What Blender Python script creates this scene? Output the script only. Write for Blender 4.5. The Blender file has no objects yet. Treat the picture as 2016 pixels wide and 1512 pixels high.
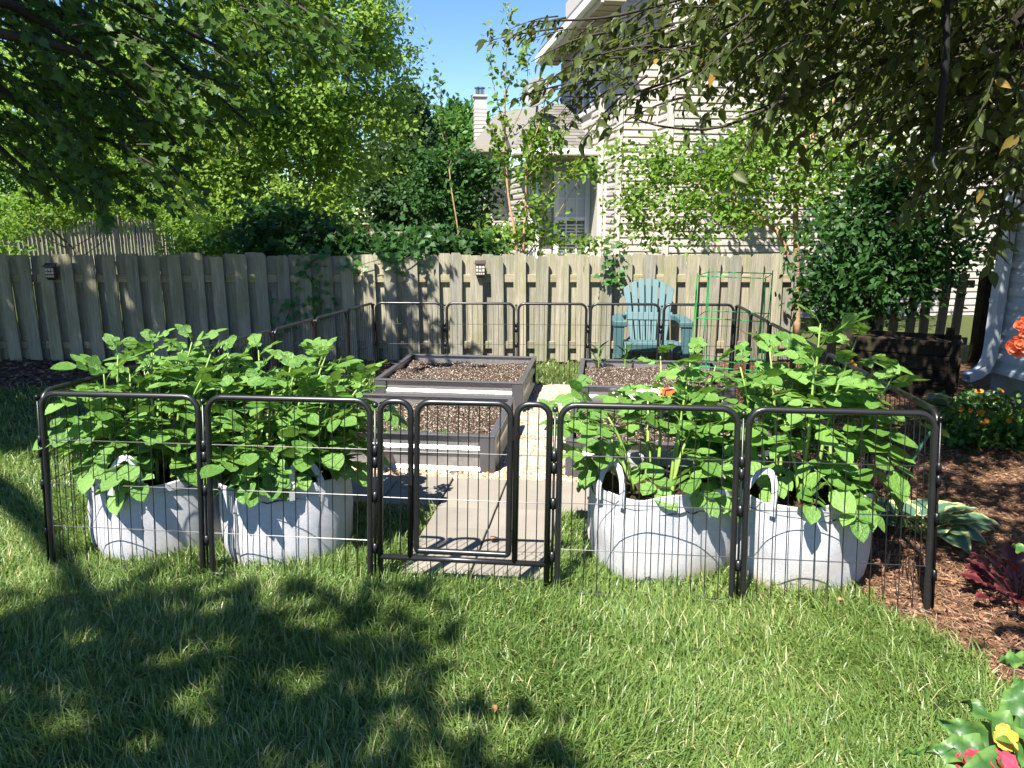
import bpy, bmesh, math, random
import numpy as np
from mathutils import Vector, Matrix, Quaternion, Euler

scene = bpy.context.scene
COL = scene.collection
random.seed(7)
R = np.random.default_rng(11)

# ------------------------------------------------------------------ camera, sky, sun, exposure
CAM_H = 1.544
PITCH = math.radians(12.75)
FPX = 1480.0
cam_d = bpy.data.cameras.new('camera')
cam_d.sensor_width = 36.0
cam_d.lens = 36.0 * FPX / 2016.0
cam_d.clip_start = 0.05
cam_d.clip_end = 900.0
cam = bpy.data.objects.new('camera', cam_d)
cam.location = (0, 0, CAM_H)
cam.rotation_euler = (math.pi / 2 - PITCH, 0, 0)
COL.objects.link(cam)
scene.camera = cam

SUN_EL = math.radians(57)
SUN_AZ = Vector((0.50, 0.866, 0)).normalized()        # the way the light travels over the ground
LDIR = Vector((SUN_AZ.x * math.cos(SUN_EL), SUN_AZ.y * math.cos(SUN_EL), -math.sin(SUN_EL)))
sun_d = bpy.data.lights.new('sun', 'SUN')
sun_d.energy = 5.0
sun_d.angle = math.radians(0.53)
sun_d.color = (1.0, 0.95, 0.86)
sun = bpy.data.objects.new('sun', sun_d)
sun.rotation_euler = LDIR.to_track_quat('-Z', 'Y').to_euler()
sun.location = (-8, -14, 25)
COL.objects.link(sun)

world = bpy.data.worlds.new('World')
scene.world = world
world.use_nodes = True
wn = world.node_tree
wn.nodes.clear()
sky = wn.nodes.new('ShaderNodeTexSky')
sky.sky_type = 'NISHITA'
sky.sun_disc = False
sky.sun_elevation = SUN_EL
sky.sun_rotation = math.atan2(-SUN_AZ.x, -SUN_AZ.y)
sky.air_density = 1.0
sky.dust_density = 0.0
sky.ozone_density = 4.0
bg = wn.nodes.new('ShaderNodeBackground')
bg.inputs['Strength'].default_value = 0.080
wo = wn.nodes.new('ShaderNodeOutputWorld')
hsv = wn.nodes.new('ShaderNodeHueSaturation')
hsv.inputs['Saturation'].default_value = 1.2
hsv.inputs['Hue'].default_value = 0.512
wn.links.new(sky.outputs[0], hsv.inputs['Color'])
wn.links.new(hsv.outputs[0], bg.inputs[0])
wn.links.new(bg.outputs[0], wo.inputs[0])

scene.view_settings.view_transform = 'Standard'
scene.view_settings.look = 'None'
scene.view_settings.exposure = 1.54
scene.view_settings.gamma = 1.0
scene.view_settings.use_curve_mapping = False
scene.render.engine = 'CYCLES'
scene.cycles.max_bounces = 7
scene.cycles.diffuse_bounces = 3
scene.cycles.glossy_bounces = 3
scene.cycles.transmission_bounces = 5
scene.cycles.transparent_max_bounces = 8
scene.cycles.caustics_reflective = False
scene.cycles.caustics_refractive = False
scene.cycles.use_denoising = True
scene.cycles.use_adaptive_sampling = True
scene.cycles.adaptive_threshold = 0.015

# ------------------------------------------------------------------ places and helpers
CP, SP = math.cos(PITCH), math.sin(PITCH)


def at(px, py, Y):
    """the place at depth Y whose direction from the viewpoint is the photograph's (px, py)"""
    u = (px - 1008) / FPX
    v = (756 - py) / FPX
    dy = CP + v * SP
    dz = -SP + v * CP
    k = Y / dy
    return Vector((u * k, Y, CAM_H + dz * k))


def gz(y):
    """height of the ground: it falls gently towards the board fence"""
    y = np.asarray(y, dtype=float)
    return -0.022 * np.clip(y - 2.8, 0, 6.2)


def g(x, y, dz=0.0):
    return Vector((x, y, float(gz(y)) + dz))


def ground_px(px, py):
    Y = 3.0
    for _ in range(12):
        p = at(px, py, Y)
        u = (px - 1008) / FPX
        v = (756 - py) / FPX
        r = (SP - v * CP) / (CP + v * SP)
        Y = (CAM_H - float(gz(Y))) / r
    return at(px, py, Y)


E1 = Vector((0.9923, -0.1240, 0))      # across the garden
E2 = Vector((0.1240, 0.9923, 0))       # up the garden
GROT = math.atan2(-0.1240, 0.9923)


def tag(o, label=None, cat=None, group=None, kind=None):
    if label: o['label'] = label
    if cat: o['category'] = cat
    if group: o['group'] = group
    if kind: o['kind'] = kind
    return o


def empty(name, loc=(0, 0, 0), rz=0.0, parent=None):
    o = bpy.data.objects.new(name, None)
    o.empty_display_size = 0.1
    o.location = loc
    o.rotation_euler = (0, 0, rz)
    COL.objects.link(o)
    if parent: o.parent = parent
    return o


def link(name, me, parent=None, loc=None, rot=None, scale=None):
    o = bpy.data.objects.new(name, me)
    COL.objects.link(o)
    if parent: o.parent = parent
    if loc is not None: o.location = loc
    if rot is not None: o.rotation_euler = rot
    if scale is not None: o.scale = scale if hasattr(scale, '__len__') else (scale,) * 3
    return o


class MB:
    """collects boxes, tubes and strips for ONE mesh"""
    def __init__(s):
        s.v, s.f = [], []

    def add(s, vs, fs):
        n = len(s.v)
        s.v += [tuple(p) for p in vs]
        s.f += [tuple(i + n for i in q) for q in fs]
        return s

    def box(s, c, size, M=None):
        hx, hy, hz = size[0] / 2, size[1] / 2, size[2] / 2
        vs = [Vector((sx * hx, sy * hy, sz * hz)) for sx in (-1, 1) for sy in (-1, 1) for sz in (-1, 1)]
        if M is not None: vs = [M @ p for p in vs]
        vs = [p + Vector(c) for p in vs]
        return s.add(vs, [(0, 1, 3, 2), (4, 6, 7, 5), (0, 4, 5, 1), (2, 3, 7, 6), (0, 2, 6, 4), (1, 5, 7, 3)])

    def tube(s, pts, rad, n=8, closed=False, cap=True):
        pts = [Vector(p) for p in pts]
        m = len(pts)
        if not hasattr(rad, '__len__'): rad = [rad] * m
        tans = []
        for i in range(m):
            a = pts[(i - 1) % m] if (closed or i > 0) else pts[i]
            b = pts[(i + 1) % m] if (closed or i < m - 1) else pts[i]
            t = (b - a)
            tans.append(t.normalized() if t.length > 1e-9 else Vector((0, 0, 1)))
        t0 = tans[0]
        up = Vector((0, 0, 1)) if abs(t0.z) < 0.9 else Vector((1, 0, 0))
        nv = (up - t0 * up.dot(t0)).normalized()
        vs, fs = [], []
        for i in range(m):
            t = tans[i]
            nv = nv - t * nv.dot(t)
            nv = nv.normalized() if nv.length > 1e-6 else t.orthogonal().normalized()
            bv = t.cross(nv)
            for k in range(n):
                a = 2 * math.pi * k / n
                vs.append(pts[i] + (nv * math.cos(a) + bv * math.sin(a)) * rad[i])
        for i in range(m if closed else m - 1):
            j = (i + 1) % m
            for k in range(n):
                k2 = (k + 1) % n
                fs.append((i * n + k, i * n + k2, j * n + k2, j * n + k))
        if not closed and cap:
            fs.append(tuple(reversed(range(n))))
            fs.append(tuple((m - 1) * n + k for k in range(n)))
        return s.add(vs, fs)

    def ball(s, c, r, nu=10, nv=6, sz=1.0):
        c = Vector(c)
        vs = [c + Vector((0, 0, r * sz))]
        for i in range(1, nv):
            th = math.pi * i / nv
            for k in range(nu):
                a = 2 * math.pi * k / nu
                vs.append(c + Vector((r * math.sin(th) * math.cos(a), r * math.sin(th) * math.sin(a), r * sz * math.cos(th))))
        vs.append(c - Vector((0, 0, r * sz)))
        fs = [(0, 1 + k, 1 + (k + 1) % nu) for k in range(nu)]
        for i in range(nv - 2):
            for k in range(nu):
                a = 1 + i * nu
                fs.append((a + k, a + nu + k, a + nu + (k + 1) % nu, a + (k + 1) % nu))
        a = 1 + (nv - 2) * nu
        fs += [(a + k, len(vs) - 1, a + (k + 1) % nu) for k in range(nu)]
        return s.add(vs, fs)

    def prism(s, poly, axis_fn, t0, t1):
        """poly: 2-D outline; axis_fn(x, y, t) -> point; extruded from t0 to t1"""
        n = len(poly)
        vs = [axis_fn(x, y, t0) for x, y in poly] + [axis_fn(x, y, t1) for x, y in poly]
        fs = [tuple(reversed(range(n))), tuple(range(n, 2 * n))]
        fs += [(i, (i + 1) % n, n + (i + 1) % n, n + i) for i in range(n)]
        return s.add(vs, fs)

    def mesh(s, name, m=None, smooth=False):
        me = bpy.data.meshes.new(name)
        me.from_pydata(s.v, [], s.f)
        if m: me.materials.append(m)
        if smooth:
            me.polygons.foreach_set('use_smooth', [True] * len(me.polygons))
        me.update()
        return me

    def build(s, name, m=None, parent=None, smooth=False, loc=None, rot=None, bevel=0.0):
        o = link(name, s.mesh(name, m, smooth), parent, loc, rot)
        if bevel:
            b = o.modifiers.new('edge', 'BEVEL')
            b.width = bevel; b.segments = 2; b.limit_method = 'ANGLE'
        return o


def np_mesh(name, V, F, m, rnd=None, smooth=False):
    """big mesh from arrays: V (n,3), F (k,3 or 4)"""
    me = bpy.data.meshes.new(name)
    V = np.ascontiguousarray(V, dtype=np.float32)
    F = np.ascontiguousarray(F, dtype=np.int32)
    k, w = F.shape
    me.vertices.add(len(V)); me.vertices.foreach_set('co', V.ravel())
    me.loops.add(k * w); me.loops.foreach_set('vertex_index', F.ravel())
    me.polygons.add(k)
    me.polygons.foreach_set('loop_start', np.arange(0, k * w, w, dtype=np.int32))
    me.polygons.foreach_set('loop_total', np.full(k, w, dtype=np.int32))
    if smooth: me.polygons.foreach_set('use_smooth', np.ones(k, dtype=bool))
    me.update(calc_edges=True)
    if rnd is not None:
        a = me.attributes.new('rnd', 'FLOAT', 'POINT')
        a.data.foreach_set('value', np.ascontiguousarray(rnd, dtype=np.float32))
    if m: me.materials.append(m)
    return me


def nrm(a):
    return a / np.maximum(np.linalg.norm(a, axis=-1, keepdims=True), 1e-9)


def stamp(bv, bf, pos, d, n, s, rng=R):
    """copies of a small mesh: axis +X along d, +Z near n, size s -> V, F, rnd"""
    bv = np.asarray(bv, float); bf = np.asarray(bf, int)
    x = nrm(d); z = nrm(n - (n * x).sum(-1, keepdims=True) * x); y = np.cross(z, x)
    M = np.stack([x, y, z], axis=2)
    s = np.broadcast_to(np.asarray(s, float), (len(pos),))
    V = np.einsum('nij,kj->nki', M, bv) * s[:, None, None] + pos[:, None, :]
    F = bf[None, :, :] + (np.arange(len(pos)) * len(bv))[:, None, None]
    rnd = np.repeat(rng.random(len(pos)), len(bv))
    return V.reshape(-1, 3), F.reshape(-1, bf.shape[1]), rnd


# small leaf outlines, base at the origin, tip at (1,0,0)
def ovate(wid=0.30, fold=0.06, droop=0.10, st=(0, .18, .42, .70, 1), ww=(0, .78, 1, .62, 0)):
    v, f = [], []
    for t, w in zip(st, ww):
        zc = -droop * t * t
        v.append((t, 0, zc - fold * (w > 0)))
        v.append((t, wid * w, zc + fold * .6 * w))
        v.append((t, -wid * w, zc + fold * .6 * w))
    tri = []
    for i in range(len(st) - 1):
        a, b = 3 * i, 3 * (i + 1)
        for q in ((a, b, b + 1, a + 1), (a + 2, b + 2, b, a)):
            tri += [(q[0], q[1], q[2]), (q[0], q[2], q[3])]
    v = np.array(v)
    tri = [t for t in tri if np.linalg.norm(np.cross(v[t[1]] - v[t[0]], v[t[2]] - v[t[0]])) > 1e-6]
    return v, np.array(tri)


def diamond():
    v = np.array([(0, 0, 0), (.42, .30, .05), (1, 0, -.06), (.42, -.30, .05)])
    return v, np.array([(0, 2, 1), (0, 3, 2)])


def maple_leaf():
    o = [(0, 0), (.02, .22), (-.10, .40), (.16, .36), (.26, .56), (.40, .36), (.52, .42), (.60, .20), (1, 0)]
    o2 = [(x, -y) for x, y in o[1:-1]][::-1]
    pts = o + o2
    v = [(.30, 0, -.03)] + [(x, y, .10 * abs(y) - .12 * x * x) for x, y in pts]
    n = len(pts)
    return np.array(v), np.array([(0, 1 + i, 1 + (i + 1) % n) for i in range(n)])


OV, DI, ML = ovate(), diamond(), maple_leaf()
OV_LONG = ovate(.24, .05, .22)


# ------------------------------------------------------------------ materials
def new_mat(name):
    m = bpy.data.materials.new(name)
    m.use_nodes = True
    nt = m.node_tree
    b = nt.nodes['Principled BSDF']
    return m, nt, b


def N(nt, kind, **kw):
    n = nt.nodes.new(kind)
    for k, v in kw.items():
        if k in n.inputs.keys(): n.inputs[k].default_value = v
        else: setattr(n, k, v)
    return n


def mixc(nt, fac, a, b, blend='MIX'):
    n = nt.nodes.new('ShaderNodeMix')
    n.data_type = 'RGBA'; n.blend_type = blend
    for sock, val in ((0, fac), (6, a), (7, b)):
        if hasattr(val, 'is_linked') or hasattr(val, 'links'):
            nt.links.new(val, n.inputs[sock])
        else:
            n.inputs[sock].default_value = val if sock == 0 else (tuple(val) + (1,) if len(val) == 3 else val)
    return n.outputs[2]


def ramp(nt, src, stops):
    n = nt.nodes.new('ShaderNodeValToRGB')
    e = n.color_ramp.elements
    while len(e) < len(stops): e.new(0.5)
    for q, (p, c) in zip(e, stops):
        q.position = p
        q.color = tuple(c) + (1,) if len(c) == 3 else c
    nt.links.new(src, n.inputs[0])
    return n.outputs[0]


def noise(nt, scale, detail=4, rough=.55, coord='Object', mapping=None, rnd_offset=False, out=0, dist=0.0):
    tc = N(nt, 'ShaderNodeTexCoord')
    src = tc.outputs[coord]
    if mapping or rnd_offset:
        mp = N(nt, 'ShaderNodeMapping')
        if mapping: mp.inputs['Scale'].default_value = mapping
        nt.links.new(src, mp.inputs['Vector'])
        if rnd_offset:
            oi = N(nt, 'ShaderNodeObjectInfo')
            mu = N(nt, 'ShaderNodeMath', operation='MULTIPLY'); mu.inputs[1].default_value = 37.0
            nt.links.new(oi.outputs['Random'], mu.inputs[0])
            nt.links.new(mu.outputs[0], mp.inputs['Location'])
        src = mp.outputs[0]
    n = N(nt, 'ShaderNodeTexNoise')
    n.inputs['Scale'].default_value = scale
    n.inputs['Detail'].default_value = detail
    n.inputs['Roughness'].default_value = rough
    n.inputs['Distortion'].default_value = dist
    nt.links.new(src, n.inputs['Vector'])
    return n.outputs[out]


def bump(nt, b, h, strength=.3, dist=.01):
    n = N(nt, 'ShaderNodeBump')
    n.inputs['Strength'].default_value = strength
    n.inputs['Distance'].default_value = dist
    nt.links.new(h, n.inputs['Height'])
    nt.links.new(n.outputs[0], b.inputs['Normal'])


def plain(name, col, rough=.6, metal=0.0, spec=.5, var=.12, scale=9.0, bmp=0.0, bscale=60.0, coord='Object', coat=0.0):
    m, nt, b = new_mat(name)
    nz = noise(nt, scale, 5, .6, coord, rnd_offset=(coord == 'Object'))
    lo = tuple(max(0, c * (1 - var)) for c in col)
    hi = tuple(min(1, c * (1 + var)) for c in col)
    nt.links.new(ramp(nt, nz, [(.3, lo), (.7, hi)]), b.inputs['Base Color'])
    b.inputs['Roughness'].default_value = rough
    b.inputs['Metallic'].default_value = metal
    b.inputs['Specular IOR Level'].default_value = spec
    if coat: b.inputs['Coat Weight'].default_value = coat
    if bmp: bump(nt, b, noise(nt, bscale, 6, .65, coord), bmp, .004)
    return m


def leaf_mat(name, dark, light, trans, fac=.38, rough=.45, spec=.35, obj_random=False, dead=None, deadp=.03, crinkle=False):
    m, nt, b = new_mat(name)
    at_ = N(nt, 'ShaderNodeAttribute'); at_.attribute_name = 'rnd'
    src = at_.outputs['Fac']
    if obj_random:
        oi = N(nt, 'ShaderNodeObjectInfo')
        ad = N(nt, 'ShaderNodeMath', operation='ADD')
        nt.links.new(oi.outputs['Random'], ad.inputs[0]); nt.links.new(src, ad.inputs[1])
        fr = N(nt, 'ShaderNodeMath', operation='FRACT'); nt.links.new(ad.outputs[0], fr.inputs[0])
        src = fr.outputs[0]
    stops = [(0, dark), (1 - deadp if dead else 1, light)]
    if dead: stops += [(1 - deadp * .98, dead)]
    c = ramp(nt, src, stops)
    nz = noise(nt, 6.0, 3, .5)
    c = mixc(nt, .25, c, mixc(nt, nz, dark, light))
    nt.links.new(c, b.inputs['Base Color'])
    b.inputs['Roughness'].default_value = rough
    b.inputs['Specular IOR Level'].default_value = spec
    if crinkle:
        bump(nt, b, noise(nt, 16.0, 3, .6), .40, .05)
    tr = N(nt, 'ShaderNodeBsdfTranslucent')
    nt.links.new(mixc(nt, .55, c, trans), tr.inputs['Color'])
    mx = N(nt, 'ShaderNodeMixShader')
    mx.inputs[0].default_value = fac
    nt.links.new(b.outputs[0], mx.inputs[1]); nt.links.new(tr.outputs[0], mx.inputs[2])
    nt.links.new(mx.outputs[0], nt.nodes['Material Output'].inputs['Surface'])
    return m


M = {}
M['grass'] = leaf_mat('grass blades', (.065, .135, .028), (.225, .315, .080), (.30, .42, .065), .30, .40, .45, dead=(.56, .48, .25), deadp=.06)
M['potato'] = leaf_mat('potato leaf', (.065, .165, .026), (.185, .345, .070), (.28, .46, .05), .28, .40, .45, obj_random=True, crinkle=True)
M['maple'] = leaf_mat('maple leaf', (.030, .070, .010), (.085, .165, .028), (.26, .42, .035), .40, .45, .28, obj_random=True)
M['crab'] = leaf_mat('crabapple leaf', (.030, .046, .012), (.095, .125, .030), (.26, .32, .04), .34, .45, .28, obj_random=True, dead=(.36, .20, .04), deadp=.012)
M['bright'] = leaf_mat('bright leaf', (.075, .16, .02), (.17, .29, .04), (.34, .50, .05), .42, .5, .3)
M['lime'] = leaf_mat('lime leaf', (.115, .215, .03), (.26, .395, .07), (.42, .58, .08), .45, .5, .3)
M['midgreen'] = leaf_mat('mid green leaf', (.04, .11, .018), (.09, .20, .035), (.18, .36, .04), .38, .5, .3)
M['darkleaf'] = leaf_mat('dark leaf', (.016, .050, .012), (.05, .125, .03), (.10, .24, .03), .32, .5, .22)
M['pine'] = leaf_mat('pine needles', (.022, .055, .022), (.06, .115, .035), (.10, .18, .04), .22, .6, .3)
M['ivy'] = leaf_mat('ivy leaf', (.03, .10, .02), (.08, .20, .04), (.14, .32, .04), .34, .42, .4)


def wood(name, base, light, algae=0.0, rough=.85, rail=False):
    m, nt, b = new_mat(name)
    sc = (1.2, 26, 26) if rail else (30, 30, 1.3)
    g1 = noise(nt, 1.6, 6, .65, mapping=sc, rnd_offset=True, dist=.6)
    g2 = noise(nt, 6, 5, .7, mapping=sc, rnd_offset=True)
    c = ramp(nt, g1, [(.28, tuple(x * .62 for x in base)), (.5, base), (.72, light)])
    c = mixc(nt, .35, c, ramp(nt, g2, [(.35, tuple(x * .55 for x in base)), (.62, light)]))
    oi = N(nt, 'ShaderNodeObjectInfo')
    c = mixc(nt, 1.0, c, ramp(nt, oi.outputs['Random'], [(0, (.74, .75, .78)), (.5, (.98, .95, .90)), (1, (1.18, 1.12, 1.0))]), 'MULTIPLY')
    if algae:
        a = noise(nt, 2.1, 3, .6, mapping=(3, 3, 1), rnd_offset=True)
        f = ramp(nt, a, [(.46, (0, 0, 0)), (.70, (algae,) * 3)])
        c = mixc(nt, f, c, (.17, .19, .055))
    tk = N(nt, 'ShaderNodeTexCoord'); mk = N(nt, 'ShaderNodeMapping')
    mk.inputs['Scale'].default_value = (.55, 3, 3) if rail else (3, 3, .55)
    oj = N(nt, 'ShaderNodeObjectInfo'); mj = N(nt, 'ShaderNodeMath', operation='MULTIPLY'); mj.inputs[1].default_value = 91.0
    nt.links.new(oj.outputs['Random'], mj.inputs[0]); nt.links.new(mj.outputs[0], mk.inputs['Location'])
    nt.links.new(tk.outputs['Object'], mk.inputs['Vector'])
    vk = N(nt, 'ShaderNodeTexVoronoi'); vk.inputs['Scale'].default_value = 2.6
    nt.links.new(mk.outputs[0], vk.inputs['Vector'])
    kn = ramp(nt, vk.outputs['Distance'], [(.03, (.75, .75, .75)), (.075, (0, 0, 0))])
    c = mixc(nt, kn, c, tuple(x * .30 for x in base))
    st = noise(nt, 1.1, 4, .7, mapping=(.5, 9, 9) if rail else (9, 9, .5), rnd_offset=True)
    c = mixc(nt, ramp(nt, st, [(.52, (0, 0, 0)), (.72, (.55, .55, .55))]), c, tuple(x * .42 for x in base))
    nt.links.new(c, b.inputs['Base Color'])
    b.inputs['Roughness'].default_value = rough
    b.inputs['Specular IOR Level'].default_value = .2
    bump(nt, b, g2, .6, .005)
    return m


M['picket'] = wood('weathered picket', (.30, .28, .215), (.47, .45, .37), .45)
M['rail'] = wood('weathered rail', (.29, .26, .18), (.44, .40, .30), .45, rail=True)
M['slat'] = wood('grey slat', (.30, .27, .24), (.44, .40, .36), .1)
M['paleboard'] = wood('pale board', (.50, .45, .40), (.62, .56, .50), .0)
M['redwood'] = wood('red stained board', (.26, .055, .025), (.40, .10, .05), .0, rail=True)
M['timber'] = wood('dark timber', (.022, .016, .012), (.05, .037, .026), .15, rail=True)
M['bark'] = plain('bark', (.085, .062, .045), .9, var=.45, scale=22, bmp=.7, bscale=30)
M['tanbark'] = plain('tan bark', (.36, .22, .12), .85, var=.3, scale=18, bmp=.4)
M['darkbark'] = plain('dark bark', (.035, .026, .02), .9, var=.4, scale=20, bmp=.6)
M['stem'] = plain('green stem', (.22, .34, .07), .5, var=.25, scale=8)
M['black_metal'] = plain('black powder coat', (.011, .011, .012), .34, 0, .55, .2, 14)
M['matt_black'] = plain('matt black', (.008, .008, .009), .75, 0, .25, .2, 14)
M['steel'] = plain('bright steel', (.45, .45, .46), .3, 1.0, var=.1)
M['felt'] = None


def felt():
    m, nt, b = new_mat('grey felt')
    f1 = noise(nt, 130, 6, .8)
    f2 = noise(nt, 26, 5, .75, rnd_offset=True)
    c = ramp(nt, f1, [(.3, (.34, .34, .36)), (.7, (.53, .53, .555))])
    c = mixc(nt, .5, c, ramp(nt, f2, [(.3, (.35, .35, .37)), (.7, (.53, .53, .55))]))
    # soil stains wicking up from the lower edge, patchy
    tc = N(nt, 'ShaderNodeTexCoord')
    sx = N(nt, 'ShaderNodeSeparateXYZ'); nt.links.new(tc.outputs['Object'], sx.inputs[0])
    st = noise(nt, 3.1, 3, .6, rnd_offset=True)
    mr = N(nt, 'ShaderNodeMapRange')
    mr.inputs['From Min'].default_value = .22; mr.inputs['From Max'].default_value = .02
    nt.links.new(sx.outputs['Z'], mr.inputs['Value'])
    mu = N(nt, 'ShaderNodeMath', operation='MULTIPLY')
    nt.links.new(mr.outputs[0], mu.inputs[0])
    nt.links.new(ramp(nt, st, [(.45, (0, 0, 0)), (.65, (.75, .75, .75))]), mu.inputs[1])
    c = mixc(nt, mu.outputs[0], c, (.42, .34, .22))
    nt.links.new(c, b.inputs['Base Color'])
    b.inputs['Roughness'].default_value = .95
    b.inputs['Specular IOR Level'].default_value = .1
    bump(nt, b, f1, .6, .004)
    return m


def soil(name, a, c, speck=None, scale=90, thr=.86):
    m, nt, b = new_mat(name)
    n1 = noise(nt, 34, 8, .75)
    col = ramp(nt, n1, [(.32, a), (.66, c)])
    if speck:
        tc = N(nt, 'ShaderNodeTexCoord')
        vo = N(nt, 'ShaderNodeTexVoronoi'); vo.inputs['Scale'].default_value = scale
        nt.links.new(tc.outputs['Object'], vo.inputs['Vector'])
        sp = N(nt, 'ShaderNodeSeparateColor'); nt.links.new(vo.outputs['Color'], sp.inputs[0])
        f = ramp(nt, sp.outputs[0], [(thr - .02, (0, 0, 0)), (thr, (1, 1, 1))])
        col = mixc(nt, f, col, speck)
    nt.links.new(col, b.inputs['Base Color'])
    b.inputs['Roughness'].default_value = .95
    b.inputs['Specular IOR Level'].default_value = .15
    bump(nt, b, n1, .9, .02)
    return m


M['felt'] = felt()
M['potting'] = soil('potting soil', (.028, .019, .013), (.085, .055, .036), (.42, .36, .29), 130, .88)
M['bagsoil'] = soil('bag soil', (.03, .019, .012), (.10, .062, .038))
M['mulch'] = soil('pine mulch ground', (.05, .028, .016), (.16, .092, .052))
M['earth'] = soil('lawn earth', (.035, .045, .014), (.095, .115, .035))
M['sand'] = soil('gravel base', (.20, .14, .08), (.38, .29, .19))


def chips_mat(name, stops, rough=.85):
    m, nt, b = new_mat(name)
    a = N(nt, 'ShaderNodeAttribute'); a.attribute_name = 'rnd'
    nt.links.new(ramp(nt, a.outputs['Fac'], stops), b.inputs['Base Color'])
    b.inputs['Roughness'].default_value = rough
    b.inputs['Specular IOR Level'].default_value = .25
    return m


M['straw'] = chips_mat('pine straw', [(0, (.07, .035, .020)), (.35, (.18, .090, .050)), (.7, (.30, .165, .100)), (1, (.44, .30, .20))])
M['pebble'] = chips_mat('river pebbles', [(0, (.30, .17, .085)), (.3, (.42, .29, .17)), (.6, (.52, .41, .28)), (.85, (.60, .52, .42)), (1, (.36, .25, .16))], .6)
M['perlite'] = chips_mat('soil crumbs', [(0, (.03, .019, .013)), (.52, (.08, .05, .032)), (.66, (.20, .145, .10)), (.84, (.40, .34, .27)), (1, (.58, .53, .46))], .9)
M['bark_chip'] = chips_mat('bark chips', [(0, (.05, .028, .018)), (.6, (.16, .09, .055)), (1, (.34, .22, .15))], .9)
M['concrete'] = None


def concrete(name, a, c):
    m, nt, b = new_mat(name)
    n1 = noise(nt, 3.2, 6, .65, rnd_offset=True)
    n2 = noise(nt, 160, 3, .6)
    col = ramp(nt, n1, [(.3, a), (.7, c)])
    col = mixc(nt, .3, col, ramp(nt, n2, [(.35, tuple(x * .7 for x in a)), (.65, c)]))
    oi = N(nt, 'ShaderNodeObjectInfo')
    col = mixc(nt, 1.0, col, ramp(nt, oi.outputs['Random'], [(0, (.88, .87, .86)), (1, (1.06, 1.04, 1.0))]), 'MULTIPLY')
    nt.links.new(col, b.inputs['Base Color'])
    b.inputs['Roughness'].default_value = .9
    b.inputs['Specular IOR Level'].default_value = .2
    bump(nt, b, n2, .25, .003)
    return m


M['concrete'] = concrete('paver concrete', (.20, .183, .158), (.28, .256, .222))
M['steppingstone'] = concrete('stepping stone', (.31, .28, .235), (.40, .37, .315))
M['foundation'] = concrete('foundation concrete', (.24, .235, .22), (.32, .31, .29))
M['vinyl_beige'] = plain('beige vinyl siding', (.48, .432, .380), .5, spec=.35, var=.035, scale=2.5)
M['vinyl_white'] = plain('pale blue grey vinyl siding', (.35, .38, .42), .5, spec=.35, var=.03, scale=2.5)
M['trim_beige'] = plain('cream trim', (.52, .47, .425), .5, spec=.35, var=.03)
M['trim_white'] = plain('white trim', (.80, .80, .80), .4, spec=.4, var=.03)
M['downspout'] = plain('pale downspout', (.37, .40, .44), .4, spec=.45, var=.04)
M['soffit'] = plain('tan soffit', (.34, .30, .22), .7, var=.1)
M['blind'] = plain('window blind', (.62, .64, .66), .6, var=.05)
M['dishgrey'] = plain('grey dish', (.16, .165, .17), .5, var=.1)
M['teal'] = plain('teal plastic', (.062, .130, .140), .5, spec=.4, var=.06, scale=5)
M['cage_green'] = plain('green coated wire', (.01, .27, .06), .35, spec=.5, var=.1)
M['stake_green'] = plain('dark green stake', (.03, .10, .07), .4, var=.2)
M['galv'] = None
M['beddark'] = plain('dark grey steel', (.085, .083, .088), .38, .25, .5, .12, 6)
M['lamp_brown'] = plain('brown lamp plastic', (.06, .038, .028), .5, var=.15)
M['lamp_pane'] = plain('frosted lamp pane', (.55, .50, .44), .35, var=.08)
m_, nt_, b_ = new_mat('galvanised sheet')
nz_ = noise(nt_, 40, 3, .5)
nt_.links.new(ramp(nt_, nz_, [(.3, (.34, .335, .34)), (.7, (.45, .445, .445))]), b_.inputs['Base Color'])
b_.inputs['Metallic'].default_value = .72
b_.inputs['Roughness'].default_value = .36
M['galv'] = m_
m_, nt_, b_ = new_mat('window glass')
b_.inputs['Base Color'].default_value = (.10, .12, .13, 1)
b_.inputs['Roughness'].default_value = .06
b_.inputs['Specular IOR Level'].default_value = .7
M['glass'] = m_


def shingle_mat():
    m, nt, b = new_mat('asphalt shingle')
    oi = N(nt, 'ShaderNodeObjectInfo')
    c = ramp(nt, oi.outputs['Random'], [(0, (.105, .097, .088)), (.5, (.15, .14, .125)), (1, (.20, .18, .155))])
    n1 = noise(nt, 60, 4, .7)
    c = mixc(nt, .3, c, ramp(nt, n1, [(.3, (.085, .078, .07)), (.7, (.20, .185, .165))]))
    nt.links.new(c, b.inputs['Base Color'])
    b.inputs['Roughness'].default_value = .95
    bump(nt, b, n1, .4, .004)
    return m


M['shingle'] = shingle_mat()


def inpoly(x, y, poly):
    x = np.asarray(x); y = np.asarray(y)
    c = np.zeros(x.shape, bool)
    n = len(poly)
    for i in range(n):
        x1, y1 = poly[i][0], poly[i][1]; x2, y2 = poly[(i + 1) % n][0], poly[(i + 1) % n][1]
        cond = ((y1 > y) != (y2 > y)) & (x < (x2 - x1) * (y - y1) / (y2 - y1 + 1e-12) + x1)
        c ^= cond
    return c


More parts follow.
